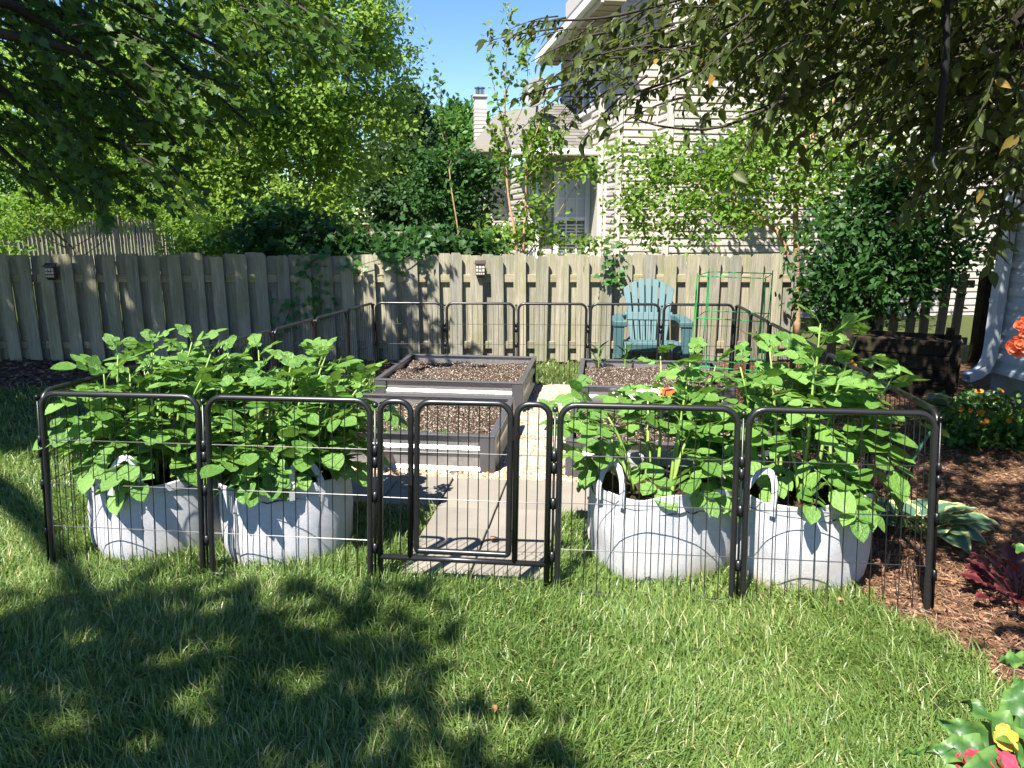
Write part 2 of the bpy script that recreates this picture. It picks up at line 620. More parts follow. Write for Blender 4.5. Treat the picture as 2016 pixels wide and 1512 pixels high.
# ------------------------------------------------------------------ the ground
xs = np.concatenate([np.linspace(-260, -12, 14), np.linspace(-10, 10, 41), np.linspace(12, 260, 14)])
ys = np.concatenate([np.linspace(-40, 0, 6), np.linspace(.5, 14, 55), np.linspace(16, 420, 20)])
X, Y = np.meshgrid(xs, ys)
Z = gz(Y) + .012 * np.sin(X * 1.7 + Y * .9) * np.sin(Y * 1.3 - X * .4) * (np.abs(X) < 9) * (Y < 9) * (Y > 0)
nx = len(xs)
idx = np.arange(len(xs) * len(ys)).reshape(len(ys), nx)
F = np.stack([idx[:-1, :-1], idx[:-1, 1:], idx[1:, 1:], idx[1:, :-1]], -1).reshape(-1, 4)
lawn = link('lawn', np_mesh('lawn', np.stack([X, Y, Z - .012], -1).reshape(-1, 3), F, M['earth'], smooth=True))
tag(lawn, 'open lawn sloping gently down to the board fence', kind='structure')

mulch_edge = [ground_px(*q) for q in ((1694, 1179), (1759, 1220), (1779, 1244), (1848, 1264), (1905, 1309), (1941, 1337), (1986, 1374), (2030, 1395), (2150, 1450))]
MULCH_R = [(p.x, p.y) for p in mulch_edge] + [(3.2, 1.2), (6.5, 1.2), (6.5, 8.45), (2.05, 8.45), (1.95, 6.8), (1.62, 4.6), (1.52, 3.3)]
MULCH_L = [(-9, 6.95), (-3.7, 7.1), (-2.3, 7.5), (-1.3, 7.75), (.1, 7.95), (.1, 8.75), (-9, 8.75)]
GO = Vector((-.124, 4.41, 0))


def gp(s, t, dz=0.0):
    p = GO + E1 * s + E2 * t
    return g(p.x, p.y, dz)


GRAVEL = [gp(*q) for q in ((-1.35, -.14), (1.8, -.14), (1.8, 2.78), (-1.35, 2.78))]
GRAVEL = [(p.x, p.y) for p in GRAVEL]
PAVED = [[(p.x, p.y) for p in [gp(*q) for q in poly]] for poly in
         (((-1.02, -.62), (1.0, -.62), (1.0, -.13), (-1.02, -.13)), ((-.21, -1.46), (.455, -1.46), (.455, -.6), (-.21, -.6)))]


def sheet(name, poly, m, dz, label, cell=.25):
    """a flat sheet that follows the ground inside an outline"""
    bm = bmesh.new()
    vs = [bm.verts.new((x, y, 0)) for x, y in poly]
    bm.faces.new(vs)
    bmesh.ops.triangulate(bm, faces=bm.faces[:])
    for _ in range(3):
        bmesh.ops.subdivide_edges(bm, edges=[e for e in bm.edges if e.calc_length() > cell], cuts=1)
        bmesh.ops.triangulate(bm, faces=[f for f in bm.faces if len(f.verts) > 3])
    for v in bm.verts:
        v.co.z = float(gz(v.co.y)) + dz
    bmesh.ops.recalc_face_normals(bm, faces=bm.faces[:])
    me = bpy.data.meshes.new(name); bm.to_mesh(me); bm.free()
    me.materials.append(m)
    o = link(name, me)
    return tag(o, label, kind='structure')


sheet('mulch_bed', MULCH_R, M['mulch'], .016, 'reddish pine mulch bed beside the pale house')
sheet('mulch_strip', MULCH_L, M['mulch'], .012, 'dark mulch strip along the foot of the board fence')
sheet('gravel_path', GRAVEL, M['sand'], .010, 'tan gravel path between the raised beds')

# pavers and stepping stones
patio = tag(empty('paver_patio', gp(0, -.6)), 'square grey concrete pavers leading in from the gate', kind='structure')


def slab(s0, s1, t0, t1, z, name, m, parent, poly=None, th=.045):
    c = gp((s0 + s1) / 2, (t0 + t1) / 2)
    hx, hy = (s1 - s0) / 2 - .004, (t1 - t0) / 2 - .004
    outline = poly or [(-hx, -hy), (hx, -hy), (hx, hy), (-hx, hy)]
    mb = MB().prism(outline, lambda x, y, t: Vector((x, y, t)), -th, 0)
    o = mb.build(name, m, None, bevel=.006)
    o.location = Vector((c.x, c.y, c.z + z)) - (parent.location if parent else Vector())
    o.rotation_euler = (random.uniform(-.008, .008), random.uniform(-.008, .008), GROT + random.uniform(-.006, .006))
    o.parent = parent
    return o


for k in range(-3, 3):
    s0 = .117 + .325 * k
    slab(s0, s0 + .325, -.615, -.145, .030 + random.uniform(-.004, .004), 'paver', M['concrete'], patio)
for r, (t0, t1) in enumerate(((-.90, -.617), (-1.18, -.902), (-1.455, -1.182))):
    slab(-.205, .117, t0, t1, .028 + random.uniform(-.004, .004), 'paver', M['concrete'], patio)
    slab(.117, .447, t0, t1, .028 + random.uniform(-.004, .004), 'paver', M['concrete'], patio)
walk = tag(empty('stepping_stone_walk', gp(.2, .1)), 'pale rounded stepping stones set in the gravel', kind='structure')
for k, (sx, ty) in enumerate(((.24, .16), (.235, .58), (.245, 1.0), (.23, 1.38), (.26, 1.78), (.235, 2.17), (.27, 2.56))):
    n = 9
    poly = []
    for i in range(n):
        a = 2 * math.pi * (i + .5) / n
        rr = 1 + random.uniform(-.08, .08)
        poly.append((.205 * rr * math.copysign(abs(math.cos(a)) ** .8, math.cos(a)), .175 * rr * math.copysign(abs(math.sin(a)) ** .8, math.sin(a))))
    slab(sx - .2, sx + .2, ty - .17, ty + .17, .028 + random.uniform(-.003, .004), 'stepping_stone', M['steppingstone'], walk, poly)

# gravel pebbles (tens of thousands: one mass)
ico_v = []
ph = (1 + 5 ** .5) / 2
for a, b in ((-1, ph), (1, ph), (-1, -ph), (1, -ph)):
    ico_v += [(a, b, 0)]
for a, b in ((-1, ph), (1, ph), (-1, -ph), (1, -ph)):
    ico_v += [(0, a, b)]
for a, b in ((-1, ph), (1, ph), (-1, -ph), (1, -ph)):
    ico_v += [(b, 0, a)]
bm = bmesh.new(); bmesh.ops.create_icosphere(bm, subdivisions=1, radius=1.0)
ICO_V = np.array([v.co[:] for v in bm.verts]); ICO_F = np.array([[v.index for v in f.verts] for f in bm.faces]); bm.free()


def scatter_pebbles(n, s0, s1, t0, t1, size):
    s = R.uniform(s0, s1, n); t = R.uniform(t0, t1, n)
    x = GO.x + E1.x * s + E2.x * t; y = GO.y + E1.y * s + E2.y * t
    sz = R.uniform(*size, n)
    z = gz(y) + .012 + sz * R.uniform(.1, .9, n)
    return np.stack([x, y, z], -1), sz


parts = [scatter_pebbles(5200, .01, .47, -.13, 2.72, (.007, .016)), scatter_pebbles(2600, -1.3, 1.6, -.15, -.005, (.007, .017)),
         scatter_pebbles(900, -.6, 0.0, .98, 1.6, (.008, .016)), scatter_pebbles(500, .47, 1.2, .98, 1.5, (.008, .016))]
pos = np.concatenate([p[0] for p in parts]); sz = np.concatenate([p[1] for p in parts])
n = len(pos)
squash = ICO_V * np.array([1.25, 1.0, .7])
V, F, rn = stamp(squash, ICO_F, pos, R.normal(size=(n, 3)) * [1, 1, .25], R.normal(size=(n, 3)) * .35 + [0, 0, 1], sz)
tag(link('gravel', np_mesh('gravel', V, F, M['pebble'], rn, smooth=True)), 'loose tan and cream river pebbles between the raised beds', 'gravel', kind='stuff')

# mulch: strands of pine straw and shreds of bark
def strands(n, poly, box, ln, wd, dz):
    x = R.uniform(box[0], box[1], n * 3); y = R.uniform(box[2], box[3], n * 3)
    k = inpoly(x, y, poly)
    dens = np.clip((3.6 / np.maximum(np.hypot(x, y), .5)) ** 1.6, 0, 1)
    k &= R.random(len(x)) < dens
    x, y = x[k][:n], y[k][:n]
    n = len(x)
    L = R.uniform(*ln, n)
    a = R.uniform(0, 2 * math.pi, n)
    d = np.stack([np.cos(a), np.sin(a), R.normal(0, .16, n)], -1)
    nn = np.stack([R.normal(0, .35, n), R.normal(0, .35, n), np.ones(n)], -1)
    p = np.stack([x, y, gz(y) + dz + R.uniform(0, .022, n)], -1)
    bv = np.array([(0, -wd, 0), (0, wd, 0), (.55, wd * .9, .05), (.55, -wd * .9, .05), (1, 0, -.02)])
    bf = np.array([(0, 3, 2), (0, 2, 1), (3, 4, 2)])
    return stamp(bv, bf, p, d, nn, L)


V, F, rn = strands(85000, MULCH_R, (1.2, 4.6, 1.6, 8.3), (.018, .070), .015, .014)
V2, F2, rn2 = strands(22000, MULCH_R, (1.2, 4.6, 1.6, 8.3), (.010, .034), .20, .016)
F = np.concatenate([F, F2 + len(V)]); V = np.concatenate([V, V2]); rn = np.concatenate([rn, rn2 * .8])
tag(link('pine_straw', np_mesh('pine_straw', V, F, M['straw'], rn)), 'shredded pine straw mulch covering the bed by the house', 'mulch', kind='stuff')
V, F, rn = strands(9000, MULCH_L, (-7, .1, 6.9, 8.7), (.03, .07), .22, .014)
tag(link('bark_mulch', np_mesh('bark_mulch', V, F, M['bark_chip'], rn)), 'dark bark chips under the shaded board fence', 'mulch', kind='stuff')

# grass
def blades(n, box, dens_fn, ln, wd, segs):
    x = R.uniform(box[0], box[1], n); y = R.uniform(box[2], box[3], n)
    k = np.abs(x) < .76 * y + .45
    for poly, grow in ((MULCH_R, 0), (MULCH_L, 0), (GRAVEL, 0), (PAVED[0], 0), (PAVED[1], 0)):
        jx, jy = R.normal(0, .03, n), R.normal(0, .03, n)
        k &= ~inpoly(x + jx * (poly is MULCH_R or poly is MULCH_L), y + jy * (poly is MULCH_R or poly is MULCH_L), poly)
    k &= R.random(n) < dens_fn(x, y)
    for bx, by, br in BAGS:
        k &= np.hypot(x - bx, y - by) > br - .03
    x, y = x[k], y[k]; n = len(x)
    # flow of the sward: tufts lean together
    ang = 2.2 * np.sin(x * 2.1 + 1.3 * np.sin(y * 1.7)) + 1.9 * np.sin(y * 2.7 + x * .8) + R.normal(0, 1.5, n)
    tuft = .5 + .5 * np.sin(x * 7.3 + 2 * np.sin(y * 5.1)) * np.sin(y * 6.7 + 1.5 * np.sin(x * 4.3))
    L = R.uniform(*ln, n) * (.72 + .5 * tuft)
    W = R.uniform(*wd, n)
    lean = np.clip(R.normal(.72, .42, n), .05, 1.55)
    h = np.stack([np.cos(ang), np.sin(ang)], -1)
    side = np.stack([-h[:, 1], h[:, 0]], -1)
    tw = R.normal(0, .7, n)
    sd = side * np.cos(tw)[:, None] + h * np.sin(tw)[:, None]
    vs = []
    ts = np.linspace(0, 1, segs + 1)
    base = np.stack([x, y, gz(y) - .012], -1)
    for t in ts:
        a = lean * t * 1.25
        off = L * t
        hor = off * np.sin(a)
        ver = off * np.cos(a)
        c = base + np.concatenate([h * hor[:, None], ver[:, None]], 1)
        w = W * (1 - t ** 2.2) * .5
        if t < 1:
            vs.append(c + np.concatenate([sd * w[:, None], np.zeros((n, 1))], 1))
            vs.append(c - np.concatenate([sd * w[:, None], np.zeros((n, 1))], 1))
        else:
            vs.append(c)
    k = len(vs)
    V = np.stack(vs, 1).reshape(-1, 3)
    tri = []
    for i in range(segs - 1):
        a = 2 * i
        tri += [(a, a + 1, a + 3), (a, a + 3, a + 2)]
    a = 2 * (segs - 1)
    tri.append((a, a + 1, a + 2))
    F = (np.array(tri)[None] + (np.arange(n) * k)[:, None, None]).reshape(-1, 3)
    patch = np.sin(x * 2.3 + 1.7 * np.sin(y * 1.9)) * np.sin(y * 2.9 + 1.3 * np.sin(x * 3.1))
    col = np.clip(.47 + .10 * np.sin(x * 1.9 + y * 2.3) + .20 * patch + R.normal(0, .27, n), 0, .935)
    col = np.where(R.random(n) < .05 + .09 * np.clip(patch, 0, 1), 1.0, col)
    return V, F, np.repeat(col, k)


BAGS = [(-1.70, 3.43, .31), (-1.065, 3.375, .305), (.67, 3.215, .315), (1.25, 3.12, .305)]
one = lambda x, y: np.ones_like(x)
near = lambda x, y: np.clip((2.5 / np.maximum(y, .1)) ** 1.5, 0, 1)
A1 = blades(240000, (-2.9, 2.6, 1.62, 3.35), near, (.045, .125), (.0034, .0076), 3)
A2 = blades(95000, (-4.3, 1.9, 3.35, 5.2), lambda x, y: np.clip((3.8 / y) ** 2, 0, 1), (.05, .095), (.005, .008), 2)
A3 = blades(46000, (-6.5, 1.2, 5.2, 8.6), lambda x, y: np.clip((6 / y) ** 2, 0, 1), (.05, .09), (.008, .012), 2)
off = 0; Vs, Fs, Rs = [], [], []
for V, F, rn in (A1, A2, A3):
    Vs.append(V); Fs.append(F + off); Rs.append(rn); off += len(V)
tag(link('grass', np_mesh('grass', np.concatenate(Vs), np.concatenate(Fs), M['grass'], np.concatenate(Rs))),
    'long green lawn grass with straw coloured blades', 'grass', kind='stuff')

# fallen leaves on the lawn
dead = plain('dry leaf', (.42, .20, .08), .8, var=.3, scale=20)
lv, lf = ovate(.32, .12, .3)
for k, (px, py, s) in enumerate(((965, 1082, .055), (708, 1093, .045), (1268, 1160, .045), (972, 1418, .03), (1848, 1165, .05), (1660, 1205, .035))):
    p = ground_px(px, py)
    me = np_mesh('fallen_leaf', lv * s, lf, dead)
    o = link('fallen_leaf', me, loc=p + Vector((0, 0, .055)), rot=(random.uniform(-.4, .4), random.uniform(-.4, .4), random.uniform(0, 6)))
    tag(o, ['dry brown leaf lying on the paver inside the gate', 'dry brown leaf in the grass beside the gate and left grow bag', 'dry brown leaf in the grass before the third grow bag',
            'brown leaf in the shaded front lawn', 'orange dry leaf on the mulch right of the corner post', 'brown leaf on the lawn edge by the corner panel'][k], 'leaf', 'fallen dry leaves')

# ------------------------------------------------------------------ the board fence
FY = 8.55
fence = tag(empty('board_fence', g(-2, FY)), 'weathered grey board on board fence across the back of the garden', 'fence')
fz = float(gz(FY))


def picket_mesh(w, h, t=.018, notch=.035, name='picket'):
    poly = [(-w / 2, 0), (w / 2, 0), (w / 2, h - notch), (w / 2 - notch * .75, h), (-w / 2 + notch * .75, h), (-w / 2, h - notch)]
    return MB().prism(poly, lambda x, y, q: Vector((x, q, y)), -t / 2, t / 2).mesh(name, M['picket'])


PK = [picket_mesh(.138, 1.205 + d) for d in (0, .012, -.012)]
PKB = [picket_mesh(.166, 1.205 + d) for d in (0, .012, -.012)]
x = -7.4
i = 0
while x < 3.22:
    o = link('picket', PK[i % 3], fence, (x + random.uniform(-.006, .006) + 2, -.03 - .018, .02 + random.uniform(-.01, .012)),
             (random.uniform(-.012, .006), random.uniform(-.012, .012), random.uniform(-.02, .02)))
    if x < 3.0:
        link('picket', PKB[(i + 1) % 3], fence, (x + .121 + random.uniform(-.008, .008) + 2, .028, .02 + random.uniform(-.012, .012)),
             (0, random.uniform(-.01, .01), 0))
    x += .2415
    i += 1
for z in (.20, .96):
    for k in range(5):
        MB().box((0, 0, 0), (2.12, .036, .086)).build('rail', M['rail'], fence, loc=(-7.5 + 2.13 * k + 1.07 + 2, 0, z), bevel=.004)
for k in range(6):
    MB().box((0, .09, .56), (.088, .088, 1.1)).build('post', M['picket'], fence, loc=(-7.4 + 2.12 * k + 2, .02, 0))

# the open picket stretch by the white house
gate2 = tag(empty('open_picket_fence', g(4.7, 8.5)), 'gappy dark picket fence between the shrub and the pale house', 'fence')
PN = picket_mesh(.10, 1.1, .02, .045, 'narrow picket')
for k in range(9):
    link('picket', PN, gate2, (-1.05 + .172 * k, -.03, .03 - .012 * k), (0, random.uniform(-.03, .03), 0))
for z in (.25, .90):
    MB().box((-.35, 0, z), (1.7, .036, .086)).build('rail', M['rail'], gate2)
MB().box((.62, -.06, .52), (.14, .14, 1.04)).build('post', M['timber'], gate2)

# small solar lamps screwed on to two pickets
def fence_lamp(px, py, label):
    p = at(px, py, FY - .075)
    r = tag(empty('fence_lamp', p), label, 'lamp', 'solar lamps on the board fence')
    poly = [(-.054, -.065), (.054, -.065), (.054, .062), (-.054, .062)]
    MB().box((0, -.025, 0), (.105, .055, .125)).build('housing', M['lamp_brown'], r, bevel=.004)
    MB().add([(-.062, -.066, .062), (.062, -.066, .062), (.062, .006, .092), (-.062, .006, .092), (-.062, -.066, .075), (.062, -.066, .075), (.062, .006, .104), (-.062, .006, .104)],
             [(3, 2, 1, 0), (4, 5, 6, 7), (0, 1, 5, 4), (1, 2, 6, 5), (2, 3, 7, 6), (3, 0, 4, 7)]).build('lamp_roof', M['lamp_brown'], r)
    for (xx, zz, w, h) in ((-.034, .034, .024, .026), (0, .034, .026, .03), (.034, .034, .024, .026), (-.034, -.002, .024, .028), (0, -.006, .026, .022),
                           (.034, -.002, .024, .028), (-.036, -.040, .018, .018), (-.012, -.040, .018, .018), (.012, -.040, .018, .018), (.036, -.040, .018, .018)):
        MB().box((xx, -.0545, zz), (w, .004, h)).build('pane', M['lamp_pane'], r)
    MB().add([(-.048, -.05, -.064), (.048, -.05, -.064), (.048, 0, -.064), (-.048, 0, -.064), (-.03, -.03, -.085), (.03, -.03, -.085), (.03, 0, -.085), (-.03, 0, -.085)],
             [(0, 1, 2, 3), (7, 6, 5, 4), (0, 4, 5, 1), (1, 5, 6, 2), (2, 6, 7, 3), (3, 7, 4, 0)]).build('lamp_base', M['lamp_brown'], r)


fence_lamp(946, 531, 'small brown solar lamp on the sunlit picket above the beds')
fence_lamp(103, 536, 'small brown solar lamp on a shaded picket behind the potato leaves')

# ------------------------------------------------------------------ the black pen
H = .81
Ab, At = Vector((-2.075, 3.105, 0)), Vector((-1.995, 3.07, H))
Bb, Bt = Vector((1.655, 2.685, 0)), Vector((1.615, 2.735, H))
Cb = Vector((-1.365, 7.40, float(gz(7.4)) - .02)); Ct = Cb + Vector((0, 0, H))
Db = Vector((2.15, 7.20, float(gz(7.2)) - .02)); Dt = Db + Vector((0, 0, H))
pen = tag(empty('metal_pen', Ab.lerp(Bb, .5)), 'low black tubular metal pen of linked wire panels around the beds', 'pen')
po = pen.location.copy()
BLK = M['black_metal']
RT = .0127


def bil(P, W):
    b0, t0, b1, t1 = P
    return lambda x, z: (b0.lerp(t0, z / H)).lerp(b1.lerp(t1, z / H), x / W) - po


def loop(fn, x0, x1, z0, z1, rt, rb):
    """rounded outline of a tube frame"""
    pts = []
    def arc(cx, cz, r, a0, a1, n=6):
        for i in range(n + 1):
            a = a0 + (a1 - a0) * i / n
            pts.append(fn(cx + r * math.cos(a), cz + r * math.sin(a)))
    q = math.pi / 2
    arc(x1 - rt, z1 - rt, rt, 0, q)
    arc(x0 + rt, z1 - rt, rt, q, 2 * q)
    arc(x0 + rb, z0 + rb, rb, 2 * q, 3 * q, 3)
    arc(x1 - rb, z0 + rb, rb, 3 * q, 4 * q, 3)
    return pts


def wires(mb, fn, x0, x1, z0, z1, nv, hz, r=.0021):
    for k in range(nv):
        x = x0 + (x1 - x0) * (k + 1) / (nv + 1)
        mb.tube([fn(x, z0), fn(x, z1)], r, 4, cap=False)
    for z in hz:
        if z0 < z < z1: mb.tube([fn(x0, z), fn(x1, z)], r, 4, cap=False)


def pin(part, fn, x):
    mb = MB()
    mb.tube([fn(x, -.02), fn(x, H - .035)], .0052, 6)
    mb.ball(fn(x, H - .018), .0125, 10, 7)
    for z in (.17, .40, .55, .60):
        mb.tube([fn(x, z - .022), fn(x, z + .022)], .0105, 8)
    mb.build('hinge_pin', BLK, part, smooth=True)


def panel(P, last=False, detail=True):
    W = (P[2] - P[0]).length
    fn = bil(P, W)
    part = empty('panel', (0, 0, 0), parent=pen)
    gap = .022
    x0, x1 = gap, W - gap
    MB().tube(loop(fn, x0, x1, .012, H, .062, .02), RT, 8 if detail else 6, closed=True).build('frame', BLK, part, smooth=True)
    mb = MB()
    wires(mb, fn, x0, x1, .015, H - .006, 12, (.205, .405, .605))
    mb.build('wire_grid', BLK, part)
    pin(part, fn, 0.0)
    if last: pin(part, fn, W)
    return part


def gate_panel(P):
    W = (P[2] - P[0]).length
    fn = bil(P, W)
    part = empty('gate_panel', (0, 0, 0), parent=pen)
    gap = .022
    x0, x1 = gap, W - gap
    zr = .135
    d0, d1 = .178, W - .182
    # two narrow side bays, their inner uprights standing on the cross rail
    for side, (a, b) in (('left', (x0, d0 - .026)), ('right', (d1 + .026, x1))):
        pts = []
        rt = .05
        lo_a = .012 if side == 'left' else zr
        lo_b = zr if side == 'left' else .012
        pts.append(fn(a, lo_a))
        for i in range(7):
            t = math.pi - math.pi / 2 * i / 6
            pts.append(fn(a + rt + rt * math.cos(t), H - rt + rt * math.sin(t)))
        for i in range(7):
            t = math.pi / 2 - math.pi / 2 * i / 6
            pts.append(fn(b - rt + rt * math.cos(t), H - rt + rt * math.sin(t)))
        pts.append(fn(b, lo_b))
        MB().tube(pts, RT, 8).build('side_bay_frame', BLK, part, smooth=True)
        mb = MB()
        wires(mb, fn, a, b, zr, H - .006, 2, (.40, .60))
        mb.build('wire_grid', BLK, part)
    MB().tube([fn(x0, zr), fn(x1, zr)], RT, 8).build('cross_rail', BLK, part, smooth=True)
    MB().tube([fn(x0, .014), fn(x1, .014)], RT * .8, 6).build('bottom_rail', BLK, part, smooth=True)
    mb = MB()
    wires(mb, fn, x0, x1, .015, zr, 12, ())
    mb.build('lower_wire_grid', BLK, part)
    door = MB().tube(loop(fn, d0, d1, zr + .034, H, .055, .012), RT, 8, closed=True).build('door', BLK, part, smooth=True)
    mb = MB()
    wires(mb, fn, d0, d1, zr + .034, H - .006, 8, (.40, .60))
    mb.build('door_wire_grid', BLK, part)
    lat = MB()
    lat.tube([fn(d0 - .045, .505), fn(d0 + .02, .505)], .0045, 6)
    lat.ball(fn(d0 - .045, .505), .008, 8, 5)
    lat.build('latch_bolt', M['steel'], part, smooth=True)
    MB().box(fn(d0 - .026, .505), (.014, .035, .085)).build('latch_plate', BLK, part)
    for z in (.69, .245):
        mb = MB()
        mb.box(fn(d1 + .013, z), (.048, .012, .05))
        mb.tube([fn(d1 + .012, z - .03), fn(d1 + .012, z + .03)], .009, 8)
        mb.build('hinge', BLK, part)
    pin(part, fn, 0.0)


def runP(b0, t0, b1, t1, n, k):
    return (b0.lerp(b1, k / n), t0.lerp(t1, k / n), b0.lerp(b1, (k + 1) / n), t0.lerp(t1, (k + 1) / n))


for k in range(5):
    P = runP(Ab, At, Bb, Bt, 5, k)
    if k == 2: gate_panel(P)
    else: panel(P, last=(k == 4))
for k in range(6):
    P = list(runP(Ab, At, Cb, Ct, 6, k))
    panel(P, detail=False)
for k in range(5):
    panel(runP(Cb, Ct, Db, Dt, 5, k), last=(k == 4), detail=False)
for k in range(6):
    panel(runP(Bb, Bt, Db, Dt, 6, k), detail=k < 2)

# ------------------------------------------------------------------ raised beds
def raised_bed(corner, w, d, top, label, label_grp):
    """corner: front left corner (world XY), sides along E1, E2"""
    base = float(gz(corner.y)) - .01
    h = top - base
    r = empty('raised_bed', Vector((corner.x, corner.y, base)), GROT)
    tag(r, label, 'raised bed', label_grp)
    # corrugated wall profile (outward n, height z)
    prof = [(0, 0)]
    nr = 2
    for i in range(nr):
        z0 = h * (i / nr); e = h / nr
        prof += [(.0, z0 + .06 * e), (.018, z0 + .16 * e), (.018, z0 + .34 * e), (0.0, z0 + .48 * e)]
    prof.append((0, h))

    def wall(p0, p1, nv, name):
        vs, fs = [], []
        for p in (p0, p1):
            for (o, z) in prof:
                vs.append((p[0] + nv[0] * o, p[1] + nv[1] * o, z))
        for p in (p0, p1):
            for (o, z) in prof:
                vs.append((p[0] + nv[0] * (o - .003), p[1] + nv[1] * (o - .003), z))
        m = len(prof)
        for i in range(m - 1):
            fs.append((i, m + i, m + i + 1, i + 1))
            fs.append((2 * m + i + 1, 3 * m + i + 1, 3 * m + i, 2 * m + i))
        MB().add(vs, fs).build(name, M['galv'], r)
    wall((.03, 0), (w - .03, 0), (0, -1), 'front_wall')
    wall((w - .03, d), (.03, d), (0, 1), 'back_wall')
    wall((0, d - .03), (0, .03), (-1, 0), 'side_wall')
    wall((w, .03), (w, d - .03), (1, 0), 'side_wall')
    for (x, y) in ((0, 0), (w, 0), (0, d), (w, d)):
        sx = 1 if x == 0 else -1; sy = 1 if y == 0 else -1
        mb = MB()
        mb.box((x + sx * .026, y - sy * .019, h / 2), (.092, .006, h + .006))
        mb.box((x - sx * .019, y + sy * .026, h / 2), (.006, .092, h + .006))
        mb.build('corner_post', M['beddark'], r)
    for (c, s) in (((w / 2, -.004, h), (w - .02, .044, .014)), ((w / 2, d + .004, h), (w - .02, .044, .014)), ((-.004, d / 2, h + .001), (.044, d + .05, .014)), ((w + .004, d / 2, h + .001), (.044, d + .05, .014))):
        MB().box(c, s).build('rim', M['beddark'], r, bevel=.005)
    # soil with a lumpy surface
    nx_, ny_ = 46, 40
    gx = np.linspace(.004, w - .004, nx_); gy = np.linspace(.004, d - .004, ny_)
    Xg, Yg = np.meshgrid(gx, gy)
    ph = R.uniform(0, 6, 6)
    Zg = h - .045 + .012 * np.sin(Xg * 5 + ph[0]) * np.sin(Yg * 6 + ph[1]) + R.normal(0, .005, Xg.shape) + .008 * np.sin(Xg * 29 + ph[4]) * np.sin(Yg * 31 + ph[5]) + .01 * np.sin(Xg * 13 + ph[2]) * np.sin(Yg * 11 + ph[3])
    Zg -= .03 * np.exp(-((Yg - d) / .12) ** 2)
    idx = np.arange(nx_ * ny_).reshape(ny_, nx_)
    Fq = np.stack([idx[:-1, :-1], idx[:-1, 1:], idx[1:, 1:], idx[1:, :-1]], -1).reshape(-1, 4)
    so = link('soil', np_mesh('soil', np.stack([Xg, Yg, Zg], -1).reshape(-1, 3), Fq, M['potting'], smooth=True), r)
    n = 5200
    cx = R.uniform(.02, w - .02, n); cy = R.uniform(.02, d - .02, n)
    ix = np.clip((cx / w * (nx_ - 1)).astype(int), 0, nx_ - 1); iy = np.clip((cy / d * (ny_ - 1)).astype(int), 0, ny_ - 1)
    cz = Zg[iy, ix] + R.uniform(-.001, .005, n)
    tet = np.array([(-.6, -.5, -.3), (.7, -.3, -.3), (0, .8, -.2), (0, .1, .6)])
    V, F, rn = stamp(tet, np.array([(0, 2, 1), (0, 1, 3), (1, 2, 3), (2, 0, 3)]), np.stack([cx, cy, cz], -1), R.normal(size=(n, 3)), R.normal(size=(n, 3)), R.uniform(.003, .008, n) * np.where(R.random(n) < .12, 1.9, 1.0))
    c = link('soil_crumbs', np_mesh('soil_crumbs', V, F, M['perlite'], rn), r); c['kind'] = 'stuff'
    return r


gb = 'raised garden beds'
LF = gp(-1.2, 0); LR = gp(-1.2, 1.58); RF = gp(.475, -.01); RR = gp(.475, 1.54)
raised_bed(LF, 1.2, .96, .22, 'corrugated steel raised bed left of the path, behind the gate', gb)
raised_bed(LR, 1.2, 1.12, .20, 'corrugated steel raised bed left of the path, against the back pen panels', gb)
raised_bed(RF, 1.2, .96, .215, 'corrugated steel raised bed right of the path, half hidden by potato leaves', gb)
raised_bed(RR, 1.2, 1.12, .20, 'corrugated steel raised bed right of the path, in front of the teal chair', gb)

